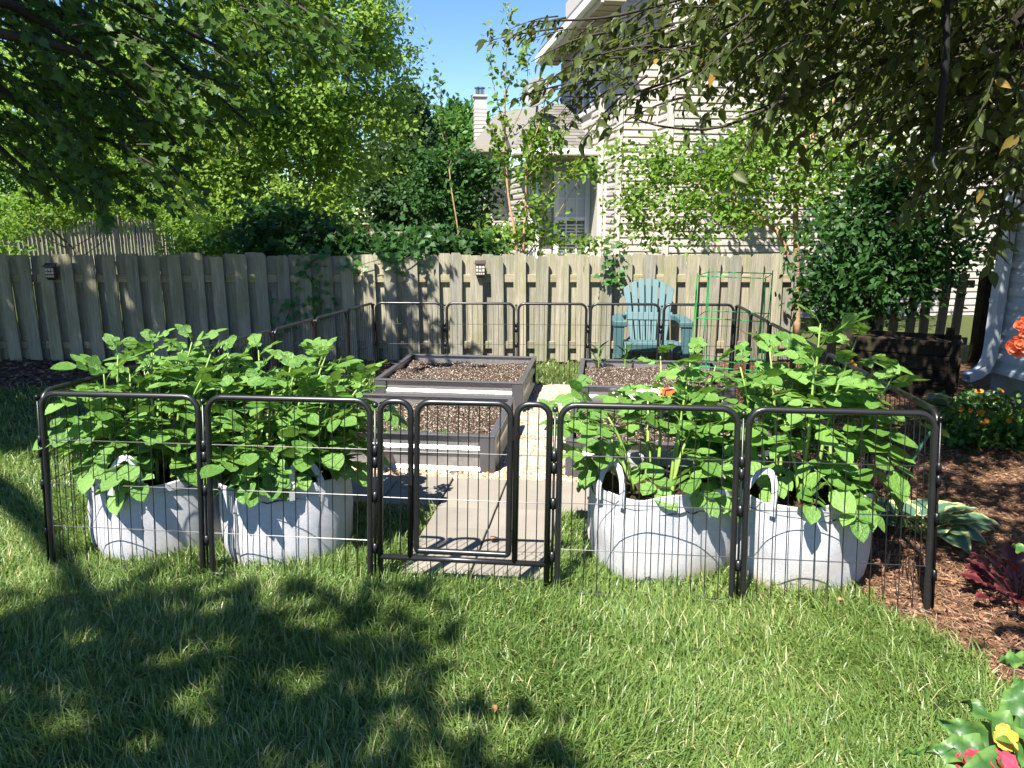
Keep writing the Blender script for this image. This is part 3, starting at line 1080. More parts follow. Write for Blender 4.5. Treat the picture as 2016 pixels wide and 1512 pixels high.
# ------------------------------------------------------------------ felt grow bags with potato plants
def grow_bag(cx, cy, r, h, seed, handles, label):
    rr = np.random.default_rng(seed)
    root = tag(empty('grow_bag', g(cx, cy)), label, 'grow bag', 'felt grow bags')
    n, m = 72, 16
    a = np.linspace(0, 2 * np.pi, n, endpoint=False)
    ph = rr.uniform(0, 6, 8)
    vs, fs = [], []

    def ring(rad_fn, z_fn):
        for k in range(n):
            q = rad_fn(a[k])
            vs.append((q * math.cos(a[k]), q * math.sin(a[k]), z_fn(a[k])))
    rim = lambda t: h + .014 * math.sin(2 * t + ph[0]) + .010 * math.sin(3 * t + ph[1]) + .004 * math.sin(9 * t + ph[6])
    for j in range(m + 1):
        t = j / m
        bulge = .985 + .022 * math.sin(math.pi * min(1, t * 1.1)) - .06 * (1 - t) ** 9
        def rad(q, t=t, bulge=bulge):
            fold = .007 * math.sin(3 * q + ph[2] + 1.2 * t) * (.3 + t) + .0016 * math.sin(8 * q + ph[3] - 1.4 * t) + .0010 * math.sin(19 * q + ph[4] + 5 * t) + r * .030 * math.cos(4 * q + ph[7]) + .0022 * math.sin(4 * q + 8 * t + ph[5])
            sag = .0022 * math.sin(11 * t + 2 * math.sin(q * 2 + ph[5]))
            return r * bulge + (fold + sag)
        ring(rad, lambda q, t=t: -.01 + t * (rim(q) + .01))
    o = len(vs)
    # hem turned over, and the inside down to the soil
    for dr, dz in ((-.004, .003), (-.009, 0), (-.010, -.05), (-.012, -.11)):
        ring(lambda q, dr=dr: r * .997 + .007 * math.sin(3 * q + ph[2] + 1.2) * 1.3 + .0016 * math.sin(8 * q + ph[3] - 1.4) + .0010 * math.sin(19 * q + ph[4] + 5) + r * .030 * math.cos(4 * q + ph[7]) + .0022 * math.sin(4 * q + 8 + ph[5]) + dr - r * .010, lambda q, dz=dz: rim(q) + dz)
    rows = len(vs) // n
    for j in range(rows - 1):
        for k in range(n):
            k2 = (k + 1) % n
            fs.append((j * n + k, j * n + k2, (j + 1) * n + k2, (j + 1) * n + k))
    MB().add(vs, fs).build('bag_wall', M['felt'], root, smooth=True)
    hv, hf = [], []
    for j, (dz, dr) in enumerate(((-.040, -.004), (-.0395, .0012), (-.030, .0018), (-.002, .0016), (.0015, -.002))):
        for k in range(n):
            q = r * .987 + .007 * math.sin(3 * a[k] + ph[2] + 1.2) * 1.3 + .0016 * math.sin(8 * a[k] + ph[3] - 1.4) + .0010 * math.sin(19 * a[k] + ph[4] + 5) + r * .030 * math.cos(4 * a[k] + ph[7]) + .0022 * math.sin(4 * a[k] + 8 + ph[5]) + dr + r * .0005
            hv.append((q * math.cos(a[k]), q * math.sin(a[k]), rim(a[k]) + dz))
    for j in range(4):
        for k in range(n):
            hf.append((j * n + k, j * n + (k + 1) % n, (j + 1) * n + (k + 1) % n, (j + 1) * n + k))
    MB().add(hv, hf).build('hem', M['felt'], root)
    sa = handles[0][0] - 1.05
    sv_ = []
    for i in range(12):
        t = i / 11
        q = r * (.985 + .022 * math.sin(math.pi * min(1, t * 1.1)) - .06 * (1 - t) ** 9) + .006 + .007 * math.sin(3 * sa + ph[2] + 1.2 * t) * (.3 + t) + r * .030 * math.cos(4 * sa + ph[7])
        sv_.append(Vector((q * math.cos(sa), q * math.sin(sa), .0 + t * (rim(sa) - .05))))
    MB().tube(sv_, [.009 + .002 * math.sin(i * 2.1) for i in range(12)], 6).build('side_seam', M['felt'], root, smooth=True)
    # soil
    sv = [(0, 0, h - .055)]
    for j in range(1, 9):
        for k in range(n):
            q = (r - .004) * j / 8
            sv.append((q * math.cos(a[k]), q * math.sin(a[k]), h - .06 + rr.normal(0, .006)))
    sf = [(0, 1 + k, 1 + (k + 1) % n) for k in range(n)]
    for j in range(7):
        for k in range(n):
            b = 1 + j * n
            sf.append((b + k, b + n + k, b + n + (k + 1) % n, b + (k + 1) % n))
    MB().add(sv, sf).build('soil', M['bagsoil'], root, smooth=True)
    for (ang, hh, lean) in handles:
        c = Vector((math.cos(ang), math.sin(ang), 0)); tg = Vector((-math.sin(ang), math.cos(ang), 0))
        R0 = r * 1.0 + .006
        path = []
        for i in range(17):
            t = i / 16
            q = math.pi * (t)
            if t < .18: x, z = -.066, h - .05 + (t / .18) * .06
            elif t > .82: x, z = .066, h - .05 + ((1 - t) / .18) * .06
            else:
                w = (t - .18) / .64 * math.pi
                x, z = -.066 * math.cos(w) * (1 - .15 * math.sin(w)), h + .01 + (hh + .02) * math.sin(w)
            out = R0 + .012 - lean * max(0, z - h) * 1.0
            path.append((tg * x + c * out + Vector((0, 0, z)), x, z))
        vs2, fs2 = [], []
        for i, (p, x, z) in enumerate(path):
            pa = path[max(0, i - 1)][0]; pb = path[min(16, i + 1)][0]
            tan = (pb - pa).normalized()
            nn = (c * .9 + Vector((0, 0, .45 * math.sin(math.pi * i / 16)))).normalized()
            wd = tan.cross(nn).normalized() * .0135
            for sgn, off in ((1, .0016), (-1, .0016), (-1, -.0016), (1, -.0016)):
                vs2.append(p + wd * sgn + nn * off)
        for i in range(16):
            for k in range(4):
                fs2.append((4 * i + k, 4 * i + (k + 1) % 4, 4 * i + 4 + (k + 1) % 4, 4 * i + 4 + k))
        MB().add(vs2, fs2).build('handle', M['felt'], root)
    return root


rad_ = math.radians
grow_bag(-1.70, 3.43, .31, .405, 3, [(rad_(-88), .085, .25), (rad_(92), .08, .25)], 'grey felt grow bag nearest the left end of the pen, handle upright')
grow_bag(-1.065, 3.375, .305, .395, 8, [(rad_(-58), .075, .6), (rad_(118), .08, .2)], 'grey felt grow bag just left of the gate, handle folded inward')
grow_bag(.67, 3.215, .315, .405, 15, [(rad_(-140), .10, .15), (rad_(40), .08, .2)], 'grey felt grow bag just right of the gate')
grow_bag(1.25, 3.12, .305, .405, 23, [(rad_(-138), .085, .5), (rad_(42), .08, .2)], 'earth stained grey felt grow bag at the right corner of the pen')

LEAFLET = ovate(.40, .045, .14, (0, .08, .26, .52, .80, 1), (0, .55, .98, 1, .60, 0))


def compound_leaf(seed):
    rr = np.random.default_rng(seed)
    arc = lambda t: np.array([t * (1 - .12 * t * t), 0, .20 * t - .42 * t * t])
    pos, d, nn, s = [], [], [], []
    rows = [(.34, .28), (.57, .37), (.80, .41)]
    for t, sz in rows:
        for sg in (1, -1):
            p = arc(t)
            a = math.radians(rr.uniform(52, 74)) * sg
            pos.append(p + [0, sg * .02, 0]); d.append((math.cos(a), math.sin(a), rr.uniform(-.45, .12)))
            nn.append((rr.normal(0, .32), rr.normal(0, .32) - sg * .15, 1)); s.append(sz * rr.uniform(.88, 1.12))
    for t in (.42, .66):
        for sg in (1, -1):
            pos.append(arc(t)); a = 1.25 * sg
            d.append((math.cos(a), math.sin(a), rr.uniform(-.2, .1))); nn.append((rr.normal(0, .3), rr.normal(0, .3), 1)); s.append(.10)
    pos.append(arc(.97)); d.append((1, rr.normal(0, .12), -.50)); nn.append((.4, rr.normal(0, .2), 1)); s.append(.48 * rr.uniform(.9, 1.1))
    V, F, rn = stamp(*LEAFLET, np.array(pos), np.array(d, float), np.array(nn, float), np.array(s), rr)
    rn = rn * .55
    # the rachis
    tb = MB().tube([arc(t) for t in np.linspace(0, 1, 6)], [.016, .013, .011, .009, .007, .005], 4)
    tv = np.array([v[:] for v in tb.v]); tf = []
    for f in tb.f:
        for i in range(1, len(f) - 1): tf.append((f[0], f[i], f[i + 1]))
    tf = np.array(tf) + len(V)
    return np_mesh('potato leaf', np.concatenate([V, tv]), np.concatenate([F, tf]), M['potato'], np.concatenate([rn, np.full(len(tv), .95)]), smooth=True)


CL = [compound_leaf(40 + i) for i in range(8)]


def orient(az, el, roll):
    return Matrix.Rotation(az, 3, 'Z') @ Matrix.Rotation(-el, 3, 'Y') @ Matrix.Rotation(roll, 3, 'X')


def potato_plant(cx, cy, soil_z, stems, label, leaf_len=.25, nodes=8, seed=1, rim=.28, skirt=10, t0=.30, skirt_az=None):
    """stems: (dx, dy, height, lean x, lean y)"""
    rr = np.random.default_rng(seed)
    root = tag(empty('potato_plant', g(cx, cy, soil_z)), label, 'plant', 'potato plants')
    k = 0
    for (dx, dy, hh, lx, ly) in stems:
        b = Vector((dx, dy, -.02)); tip = Vector((dx + lx, dy + ly, hh))
        mid = b.lerp(tip, .5) + Vector((-lx * .22 + rr.normal(0, .012), -ly * .22 + rr.normal(0, .012), .04))
        cv = lambda t: b * (1 - t) ** 2 + mid * 2 * t * (1 - t) + tip * t * t
        MB().tube([cv(t) for t in np.linspace(0, 1, 9)], [.0085, .0085, .008, .0075, .007, .0062, .0055, .0045, .003], 6).build('stem', M['stem'], root, smooth=True)
        az = rr.uniform(0, 6.28)
        for i in range(nodes):
            t = t0 + (1 - t0) * (i + rr.uniform(-.2, .2)) / (nodes - 1)
            t = min(1, max(.12, t))
            az += 2.4 + rr.normal(0, .25)
            out = math.atan2(dy + ly * .6, dx + lx * .6)
            p = cv(t)
            el = -.22 + 1.0 * t ** 1.6 + rr.normal(0, .26)
            sc = leaf_len * (1.08 - .45 * t ** 3) * rr.uniform(.70, 1.25)
            if i == nodes - 1: el, sc = .95 + rr.normal(0, .15), leaf_len * .52
            # bias the leaves away from the crowded middle
            a2 = az
            if t < .75:
                dlt = (out - az + math.pi) % (2 * math.pi) - math.pi
                a2 = az + .45 * dlt
            o = link('leaf', CL[int(rr.integers(0, 8))], root, p)
            o.rotation_euler = orient(a2, el, rr.normal(0, .25)).to_euler()
            o.scale = (sc,) * 3
            k += 1
    for i in range(skirt):          # old leaves hanging over the rim
        az = -math.pi / 2 + (i / max(1, skirt - 1) - .5) * 4.2 + rr.normal(0, .15)
        if skirt_az is not None: az = skirt_az + (i - skirt / 2 + .5) * .45
        o = link('leaf', CL[int(rr.integers(0, 8))], root, Vector((math.cos(az) * rim * .72, math.sin(az) * rim * .72, .09 + rr.uniform(0, .10))))
        o.rotation_euler = orient(az, -.25 + rr.normal(0, .22), rr.normal(0, .3)).to_euler()
        o.scale = (leaf_len * rr.uniform(.72, 1.0),) * 3
    return root


def stem_set(n, r, h, lean, seed, bias=(0, 0)):
    rr = np.random.default_rng(seed)
    out = []
    for i in range(n):
        q = r * math.sqrt((i + .5) / n); a = i * 2.39996 + rr.uniform(-.3, .3)
        dx, dy = q * math.cos(a), q * math.sin(a)
        out.append((dx, dy, h * rr.uniform(.60, 1.16) * (1 - .10 * (q / r) ** 2), dx * lean + bias[0] + rr.normal(0, .06), dy * lean + bias[1] + rr.normal(0, .06)))
    return out


potato_plant(-1.70, 3.43, .35, stem_set(22, .22, .54, .55, 5, (.07, .12)), 'leafy potato plant filling the grow bag nearest the left end', .195, 9, 2, skirt=3)
potato_plant(-1.065, 3.375, .34, stem_set(23, .23, .52, .68, 6, (.08, .14)), 'bushy potato plant filling the grow bag just left of the gate', .195, 9, 3, skirt=5)
S3 = stem_set(7, .18, .36, .5, 7, (.05, .08)) + [(-.16, -.05, .30, -.30, .12), (-.12, .08, .40, -.26, .15), (.1, .1, .56, .06, .1), (.16, .05, .53, .1, .1), (.02, .16, .54, .02, .16), (.06, -.02, .46, .04, .04)]
potato_plant(.67, 3.215, .35, S3, 'potato plant with stems sprawling over the path side of its bag', .205, 7, 4, skirt=2, t0=.42, skirt_az=-1.0)
S4 = stem_set(7, .17, .42, .45, 9, (.07, .07)) + [(.05, .05, .74, .03, .05), (-.06, .08, .62, -.05, .08), (.12, .10, .66, .14, .04), (.16, -.02, .54, .20, 0), (-.14, .06, .54, -.1, .08), (.0, -.04, .60, .02, .02), (.08, .0, .56, .10, .05)]
potato_plant(1.25, 3.12, .35, S4, 'tallest potato plant, in the bag at the right corner of the pen', .22, 8, 6, skirt=3, t0=.36, skirt_az=-1.3)

# ------------------------------------------------------------------ teal garden chair
chair = tag(empty('garden_chair', g(1.47, 7.93), rad_(-6)), 'teal plastic slatted armchair against the board fence', 'chair')
T = M['teal']
ns = 7
lean0, lean1 = Vector((0, .20, .30)), Vector((0, .50, .95))
for i in range(ns):
    c0 = (i - 3) / 3
    xb0, xb1 = (i - 3.5) * .057, (i - 2.5) * .057
    xt0, xt1 = (i - 3.5) * .081, (i - 2.5) * .081
    topz = lambda x: .955 - .115 * (abs(x) / .283) ** 2.2
    gap = .0055
    vs = []
    for th in (0, .022):
        for (s_, z_) in (((xb0 + gap), .30), ((xb1 - gap), .30)):
            vs.append((s_, .20 + th, z_))
        q0, q1 = xt0 + gap, xt1 - gap
        for q in (q1, (q0 + q1) / 2, q0):
            z_ = topz(q)
            vs.append((q, .20 + .30 * (z_ - .30) / .65 + th, z_))
    fs = [(0, 1, 2, 3, 4), (9, 8, 7, 6, 5)] + [(k, 5 + k, 5 + (k + 1) % 5, (k + 1) % 5) for k in range(5)]
    MB().add(vs, fs).build('back_slat', T, chair, bevel=.006)
MB().add([(-.255, .29, .52), (.255, .29, .52), (.262, .325, .60), (-.262, .325, .60), (-.255, .345, .52), (.255, .345, .52), (.262, .37, .60), (-.262, .37, .60)],
         [(0, 1, 2, 3), (7, 6, 5, 4), (0, 4, 5, 1), (1, 5, 6, 2), (2, 6, 7, 3), (3, 7, 4, 0)]).build('back_band', T, chair, bevel=.006)
for s in (-1, 1):
    # flat arm with a shoulder running into the back
    poly = [(.255, -.40), (.395, -.40), (.41, -.30), (.40, .10), (.36, .30), (.25, .36), (.235, .28), (.285, .16), (.285, -.30)]
    MB().prism([(s * x, y) for x, y in poly], lambda x, y, t: Vector((x, y + .03, .555 + .03 * t - .02 * y)), -1, 1).build('armrest', T, chair, bevel=.010)
    MB().add([(s * .285, -.36, .54), (s * .395, -.36, .54), (s * .39, -.345, .25), (s * .405, -.35, 0), (s * .325, -.35, 0), (s * .30, -.345, .25),
              (s * .285, -.28, .54), (s * .395, -.28, .54), (s * .39, -.285, .25), (s * .405, -.27, 0), (s * .325, -.27, 0), (s * .30, -.285, .25)],
             [(0, 1, 2, 5), (5, 2, 3, 4), (11, 8, 7, 6), (10, 9, 8, 11), (0, 6, 7, 1), (1, 7, 8, 2), (2, 8, 9, 3), (4, 3, 9, 10), (5, 4, 10, 11), (0, 5, 11, 6)]).build('front_leg', T, chair, bevel=.008)
    MB().add([(s * .27, -.33, .34), (s * .30, -.33, .34), (s * .30, .52, 0), (s * .27, .52, 0), (s * .27, -.33, .24), (s * .30, -.33, .24), (s * .30, .40, 0), (s * .27, .40, 0)],
             [(0, 1, 2, 3), (7, 6, 5, 4), (0, 4, 5, 1), (1, 5, 6, 2), (2, 6, 7, 3), (3, 7, 4, 0)]).build('side_rail', T, chair)
for k in range(6):
    y0 = -.37 + k * .1
    z = .365 - .012 * k
    MB().box((0, y0 + .045, z), (.57, .092, .022), Matrix.Rotation(-.12, 3, 'X')).build('seat_slat', T, chair, bevel=.007)
MB().box((0, -.385, .325), (.575, .028, .09), Matrix.Rotation(.15, 3, 'X')).build('seat_apron', T, chair, bevel=.008)
MB().box((0, -.30, .13), (.60, .03, .05)).build('stretcher', T, chair, bevel=.006)

# ------------------------------------------------------------------ green cage, stakes, sack, rod
cp = g(1.66, 5.62)
cage = tag(empty('tomato_cage', cp), 'tall green wire plant cage behind the right potato plants', 'plant cage')
CR, CH = .335, 1.17
ca = [math.radians(20.6 + 90 * k) for k in range(4)]
for a in ca:
    top = Vector((CR * math.cos(a), CR * math.sin(a), CH)); w = Vector((-math.sin(a), math.cos(a), 0)) * .035
    MB().tube([top * 1.0 + Vector((0, 0, .02)), Vector((top.x, top.y, 0)) + w], .0042, 6).tube([top, Vector((top.x, top.y, 0)) - w], .0042, 6).build('upright', M['cage_green'], cage)
for z in (CH - .005, .86, .50, .46):
    MB().tube([Vector((CR * math.cos(a), CR * math.sin(a), z)) for a in ca], .0036, 6, closed=True).build('ring', M['cage_green'], cage)

for k, ((x0, y0, X0), (x1, y1, X1), lab) in enumerate((((1832, 850, 2.92), (1668, 1112, 3.02), 'long green garden stake leaning in the right pen corner'),
                                                       ((1818, 868, 2.95), (1690, 1080, 3.06), 'shorter green garden stake beside the leaning long one'),
                                                       ((1800, 905, 2.98), (1738, 1150, 3.0), 'dark stake standing steeply in the right pen corner'))):
    a, b = at(x0, y0, X0), at(x1, y1, X1)
    b.z = max(b.z, .0)
    mb = MB(); mb.tube([b, a], .0055, 6)
    for q in range(14):
        mb.ball(b.lerp(a, (q + .5) / 14), .0068, 6, 4)
    tag(mb.build('garden_stake', M['stake_green'] if k < 2 else M['black_metal']), lab, 'stake', 'garden stakes')

sack_white = plain('white sack film', (.72, .68, .64), .35, var=.08, scale=4)
sack_red = plain('orange red print', (.70, .10, .02), .4, var=.35, scale=30)
sb = gp(1.03, 1.30, .10)
sack = tag(empty('soil_sack', sb, GROT), 'crumpled white plastic sack with orange print on the right bed', 'sack')
nxs, nys = 26, 16
gx = np.linspace(-.30, .30, nxs); gy = np.linspace(-.17, .17, nys)
Xg, Yg = np.meshgrid(gx, gy)
hz_ = .10 * np.clip(1 - (Xg / .31) ** 4, 0, 1) * np.clip(1 - (Yg / .18) ** 2, 0, 1) + .012 * np.sin(Xg * 31 + 2 * np.sin(Yg * 23)) * np.sin(Yg * 37)
idx = np.arange(nxs * nys).reshape(nys, nxs)
Fq = np.stack([idx[:-1, :-1], idx[:-1, 1:], idx[1:, 1:], idx[1:, :-1]], -1).reshape(-1, 4)
sm = np_mesh('sack_film', np.stack([Xg, Yg, hz_ + .12], -1).reshape(-1, 3), Fq, sack_white, smooth=True)
sm.materials.append(sack_red)
mi = np.zeros(len(Fq), dtype=np.int32)
fx = Xg.ravel()[Fq].mean(1); fy = Yg.ravel()[Fq].mean(1)
mi[(fx > .05) & (fx < .24) & (fy < -.02) & (fy > -.13)] = 1
sm.polygons.foreach_set('material_index', mi)
so_ = link('sack_film', sm, sack)

rod = tag(empty('hanging_rod', at(1850, 330, 3.25)), 'black hanging rod dangling among the crabapple leaves', 'hanging rod')
ro = rod.location
MB().tube([at(1866, -60, 3.25) - ro, at(1862, 120, 3.25) - ro, at(1843, 300, 3.25) - ro], [.012, .014, .0165], 10).build('rod', M['matt_black'], rod, smooth=True)
hk = [at(1841, 300, 3.25) - ro, at(1836, 318, 3.25) - ro, at(1840, 328, 3.25) - ro, at(1845, 334, 3.25) - ro, at(1842, 341, 3.25) - ro]
MB().tube(hk, .004, 6).build('hook', M['steel'], rod, smooth=True)

# ------------------------------------------------------------------ low plants in the mulch and near the viewpoint
def edge_leaf(v, f, m, name):
    w = v[:, 3]; v = v[:, :3]
    return np_mesh(name, v, f, m, w, smooth=True)


def two_tone(name, inner, outer, k0=.45, k1=.62, trans=(.2, .3, .1)):
    m, nt, b = new_mat(name)
    a = N(nt, 'ShaderNodeAttribute'); a.attribute_name = 'rnd'
    nz = noise(nt, 7, 3, .6, rnd_offset=True)
    ad = N(nt, 'ShaderNodeMath', operation='MULTIPLY_ADD')
    nt.links.new(nz, ad.inputs[0]); ad.inputs[1].default_value = .45; nt.links.new(a.outputs['Fac'], ad.inputs[2])
    nt.links.new(ramp(nt, ad.outputs[0], [(k0 + .22, inner), (k1 + .22, outer)]), b.inputs['Base Color'])
    b.inputs['Roughness'].default_value = .45
    tr = N(nt, 'ShaderNodeBsdfTranslucent'); tr.inputs['Color'].default_value = trans + (1,)
    mx = N(nt, 'ShaderNodeMixShader'); mx.inputs[0].default_value = .22
    nt.links.new(b.outputs[0], mx.inputs[1]); nt.links.new(tr.outputs[0], mx.inputs[2])
    nt.links.new(mx.outputs[0], nt.nodes['Material Output'].inputs['Surface'])
    return m


def wide_leaf(wid=.36, rows=8, cols=6, droop=.5, cup=.10, wav=.02, seed=0):
    rr = np.random.default_rng(seed)
    v, f = [], []
    for i in range(rows + 1):
        t = i / rows
        w = wid * (math.sin(math.pi * min(1, t ** .62)) ** .8 if 0 < t < 1 else 0) * (1 - .15 * t)
        for j in range(cols + 1):
            s = j / cols * 2 - 1
            v.append((t - .06 * abs(s) * (t < .3), s * w, cup * abs(s) ** 1.3 * w * 3 - droop * t * t * .6 + .25 * t + wav * math.sin(t * 19 + s * 3) * abs(s), abs(s)))
    for i in range(rows):
        for j in range(cols):
            a = i * (cols + 1) + j
            f.append((a, a + 1, a + cols + 2, a + cols + 1))
    return np.array(v), np.array(f)


hosta_m = two_tone('variegated hosta', (.075, .15, .095), (.46, .48, .20), .66, .80)
HL = [edge_leaf(*wide_leaf(.46, 9, 8, .5 + .2 * i, .07, .03, i), hosta_m, 'hosta leaf') for i in range(3)]


def rosette(name, p, meshes, n, L, el0, el1, label, cat, seed, stalk=.06, m=None, squash=1.0):
    rr = np.random.default_rng(seed)
    r = tag(empty(name, p), label, cat)
    for i in range(n):
        az = i * 2.4 + rr.normal(0, .25)
        t = (i + .5) / n
        el = el0 + (el1 - el0) * t + rr.normal(0, .08)
        st = stalk * rr.uniform(.7, 1.4)
        b = Vector((math.cos(az) * st * math.cos(el), math.sin(az) * st * math.cos(el), .02 + st * math.sin(max(el, .2))))
        o = link('leaf', meshes[i % len(meshes)], r, b)
        o.rotation_euler = orient(az, el * .55, rr.normal(0, .2)).to_euler()
        o.scale = (L * rr.uniform(.75, 1.1),) * 3
        MB().tube([Vector((0, 0, 0)), b * .5 + Vector((0, 0, .01)), b], .004, 5, cap=False).build('leaf_stalk', m or M['stem'], r)
    return r


rosette('hosta', ground_px(1815, 1062) + Vector((0, 0, .02)), HL, 17, .19, .15, .95, 'variegated cream edged hosta outside the right pen corner', 'plant', 4, .10)
rosette('hosta', ground_px(1893, 835) + Vector((0, 0, .02)), HL, 11, .22, .25, 1.0, 'shaded hosta by the foot of the downspout', 'plant', 9, .14)
heu_m = two_tone('burgundy leaf', (.075, .012, .018), (.16, .04, .04), .4, .7, (.2, .03, .03))
HE = [edge_leaf(*wide_leaf(.46, 7, 8, .35, .06, .06, 5 + i), heu_m, 'burgundy leaf') for i in range(2)]
heu_stalk = plain('burgundy stalk', (.12, .03, .03), .6)
rosette('coral_bells', ground_px(2000, 1195) + Vector((0, 0, .01)), HE, 26, .10, .1, 1.1, 'dark burgundy foliage plant at the right edge of the mulch', 'plant', 12, .12, heu_stalk)
rosette('coral_bells', ground_px(1650, 985) + Vector((.18, .1, .01)), HE, 10, .09, .1, 1.0, 'small burgundy plant behind the right corner grow bag', 'plant', 17, .09, heu_stalk)

petal_o = leaf_mat('orange petal', (.55, .16, .01), (.72, .28, .02), (.8, .35, .02), .3, .6, .2)
petal_y = leaf_mat('yellow petal', (.62, .34, .04), (.75, .55, .12), (.85, .6, .1), .35, .55, .2)
petal_c = leaf_mat('coral petal', (.60, .09, .035), (.78, .24, .12), (.9, .3, .12), .35, .55, .2)
petal_p = leaf_mat('pink petal', (.52, .03, .06), (.75, .10, .16), (.85, .12, .15), .35, .5, .2)


def flower(root, p, r, npet, m, up=(0, 0, 1), wid=.42, cup=.25, layers=1, seed=0):
    rr = np.random.default_rng(seed)
    pv, pf = ovate(wid, .03, -cup, (0, .2, .4, .6, .8, .93, 1), (.2, .55, .85, 1, .86, .55, .22))
    pv = pv + np.stack([.03 * np.sin(pv[:, 1] * 17 + seed), 0 * pv[:, 0], .07 * np.sin(pv[:, 1] * 13 + pv[:, 0] * 7 + seed) * pv[:, 0]], -1)
    pos, d, nn, s = [], [], [], []
    upv = np.array(up, float); upv /= np.linalg.norm(upv)
    t1 = np.cross(upv, [.3, .9, .1]); t1 /= np.linalg.norm(t1); t2 = np.cross(upv, t1)
    for L in range(layers):
        for k in range(npet):
            a = 2 * math.pi * (k + .5 * L) / npet + rr.normal(0, .12)
            dd = (t1 * math.cos(a) + t2 * math.sin(a)) * (1 - .25 * L) + upv * (.15 + .35 * L)
            pos.append(np.array(p) + upv * .001 * L); d.append(dd); nn.append(upv + rr.normal(0, .12, 3)); s.append(r * rr.uniform(.85, 1.1) * (1 - .2 * L))
    V, F, rn = stamp(pv, pf, np.array(pos), np.array(d), np.array(nn), np.array(s), rr)
    return link('flower', np_mesh('flower', V, F, m, rn, smooth=True), root)


def flower_clump(px, py, rad, hh, n, fl, label, seed):
    p = ground_px(px, py)
    rr = np.random.default_rng(seed)
    r = tag(empty('flowering_clump', p), label, 'plant', 'orange flowered clumps')
    q = rr.normal(size=(n, 3)) * [rad * .45, rad * .45, hh * .22] + [0, 0, hh * .5]
    q[:, 2] = np.abs(q[:, 2])
    V, F, rn = stamp(*OV, q, rr.normal(size=(n, 3)) + [0, 0, .5], rr.normal(size=(n, 3)) + [0, 0, 1.5], rr.uniform(.03, .06, n), rr)
    link('foliage', np_mesh('foliage', V, F, M['midgreen'], rn), r)
    for i in range(fl):
        a = rr.uniform(0, 6.28); d = rad * .75 * math.sqrt(rr.random())
        c = Vector((d * math.cos(a), d * math.sin(a) - .05, hh * rr.uniform(.75, 1.15)))
        flower(r, c, .02, 7, petal_o, (rr.normal(0, .3), -.7, .8), .35, .1, 1, i)
        MB().tube([Vector((c.x * .8, c.y * .8, .02)), c], .0018, 4, cap=False).build('flower_stalk', M['stem'], r)


flower_clump(1895, 880, .24, .24, 900, 7, 'low clump with small orange flowers beside the right corner post', 31)
flower_clump(1990, 880, .26, .22, 900, 4, 'shaded orange flowered clump below the pale siding', 32)
flower_clump(1930, 840, .28, .26, 800, 3, 'orange flowered clump close to the house foundation', 33)
flower_clump(1672, 800, .12, .42, 260, 3, 'tall orange flowers rising behind the right potato plants', 34)
flower_clump(500, 724, .10, .28, 200, 4, 'small orange flowers outside the left pen side', 35)

# ------------------------------------------------------------------ houses
HA = Vector((.9916, .1293, 0)); HB = Vector((-.1293, .9916, 0))
HROT = math.atan2(HA.y, HA.x)


def siding(parent, p0, p1, z0, z1, exp, m, holes=()):
    """lapped boards from p0 to p1 (plan points, outside on the right hand of p0->p1), every board its own object"""
    d = Vector((p1.x - p0.x, p1.y - p0.y, 0)); L = d.length
    rz = math.atan2(d.y, d.x)
    prof = [(0, 0), (-.025, 0), (-.024, exp * .45), (-.015, exp * .55), (-.008, exp + .004), (0, exp + .004)]
    cache = {}

    def board(a, b):
        key = (round(a, 3), round(b, 3))
        if key not in cache:
            cache[key] = MB().prism(prof, lambda y, z, t: Vector((t, y, z)), a, b).mesh('siding_board', m)
        return cache[key]
    n = int((z1 - z0) / exp)
    po_ = parent.location
    for k in range(n):
        z = z0 + k * exp
        spans = [(0, L)]
        for (a, b, h0, h1) in holes:
            if z + exp > h0 and z < h1:
                spans = [s for (c, e) in spans for s in ((c, min(e, a)), (max(c, b), e)) if s[1] - s[0] > .01]
        for (a, b) in spans:
            link('siding_board', board(a, b), parent, Vector((p0.x, p0.y, z)) - po_, (0, 0, rz))


def wall_core(parent, pts, z0, z1, m, name='wall_core', inset=.02):
    po_ = parent.location
    poly = [(p.x - po_.x, p.y - po_.y) for p in pts]
    return MB().prism(poly, lambda x, y, t: Vector((x, y, t - po_.z)), z0, z1).build(name, m, parent)


def corner_board(parent, p, z0, z1, m, w=.085):
    MB().box((0, 0, (z1 - z0) / 2), (w, w, z1 - z0)).build('corner_board', m, parent, loc=Vector((p.x, p.y, z0)) - parent.location, rot=(0, 0, HROT))


VB, TB = M['vinyl_beige'], M['trim_beige']
C1 = at(1312, 421, 12.2); C1.z = 0
C2 = C1 + HB * .6
u3 = (1215 - 1008) / FPX
# leftwards along -HA until the sight line of the bay corner
k3 = next(s for s in np.linspace(0, 4, 801) if (C2.x - HA.x * s) / ((C2.y - HA.y * s) * CP) <= u3)
C3 = C2 - HA * float(k3)
C4 = C3 + HB * .7
C5 = C4 - HA * .13
C6 = C5 + HB * 3.4
house = tag(empty('beige_house', Vector((C1.x, C1.y, -.2))), 'two storey house with beige lapped siding behind the fence', 'house')
P0 = C1 + HA * 10
EXP = .114
ZT = 5.75
# solid core just behind the boards
off = .03
core = [C1 + HA * off + HB * off, P0 + HB * off, P0 + HB * 4.68, C6 + HA * off, C5 + HA * off + HB * off, C4 + HA * (off) + HB * off, C3 + HA * off + HB * off, C2 + HA * off + HB * off]
wall_core(house, core, -.25, ZT, TB)
siding(house, C1, P0, -.2, ZT, EXP, VB)
siding(house, C2, C1, -.2, ZT, EXP, VB)
siding(house, C3, C2, -.2, ZT, EXP, VB)
siding(house, C4, C3, -.2, ZT, EXP, VB)
siding(house, C5, C4, -.2, ZT, EXP, VB)
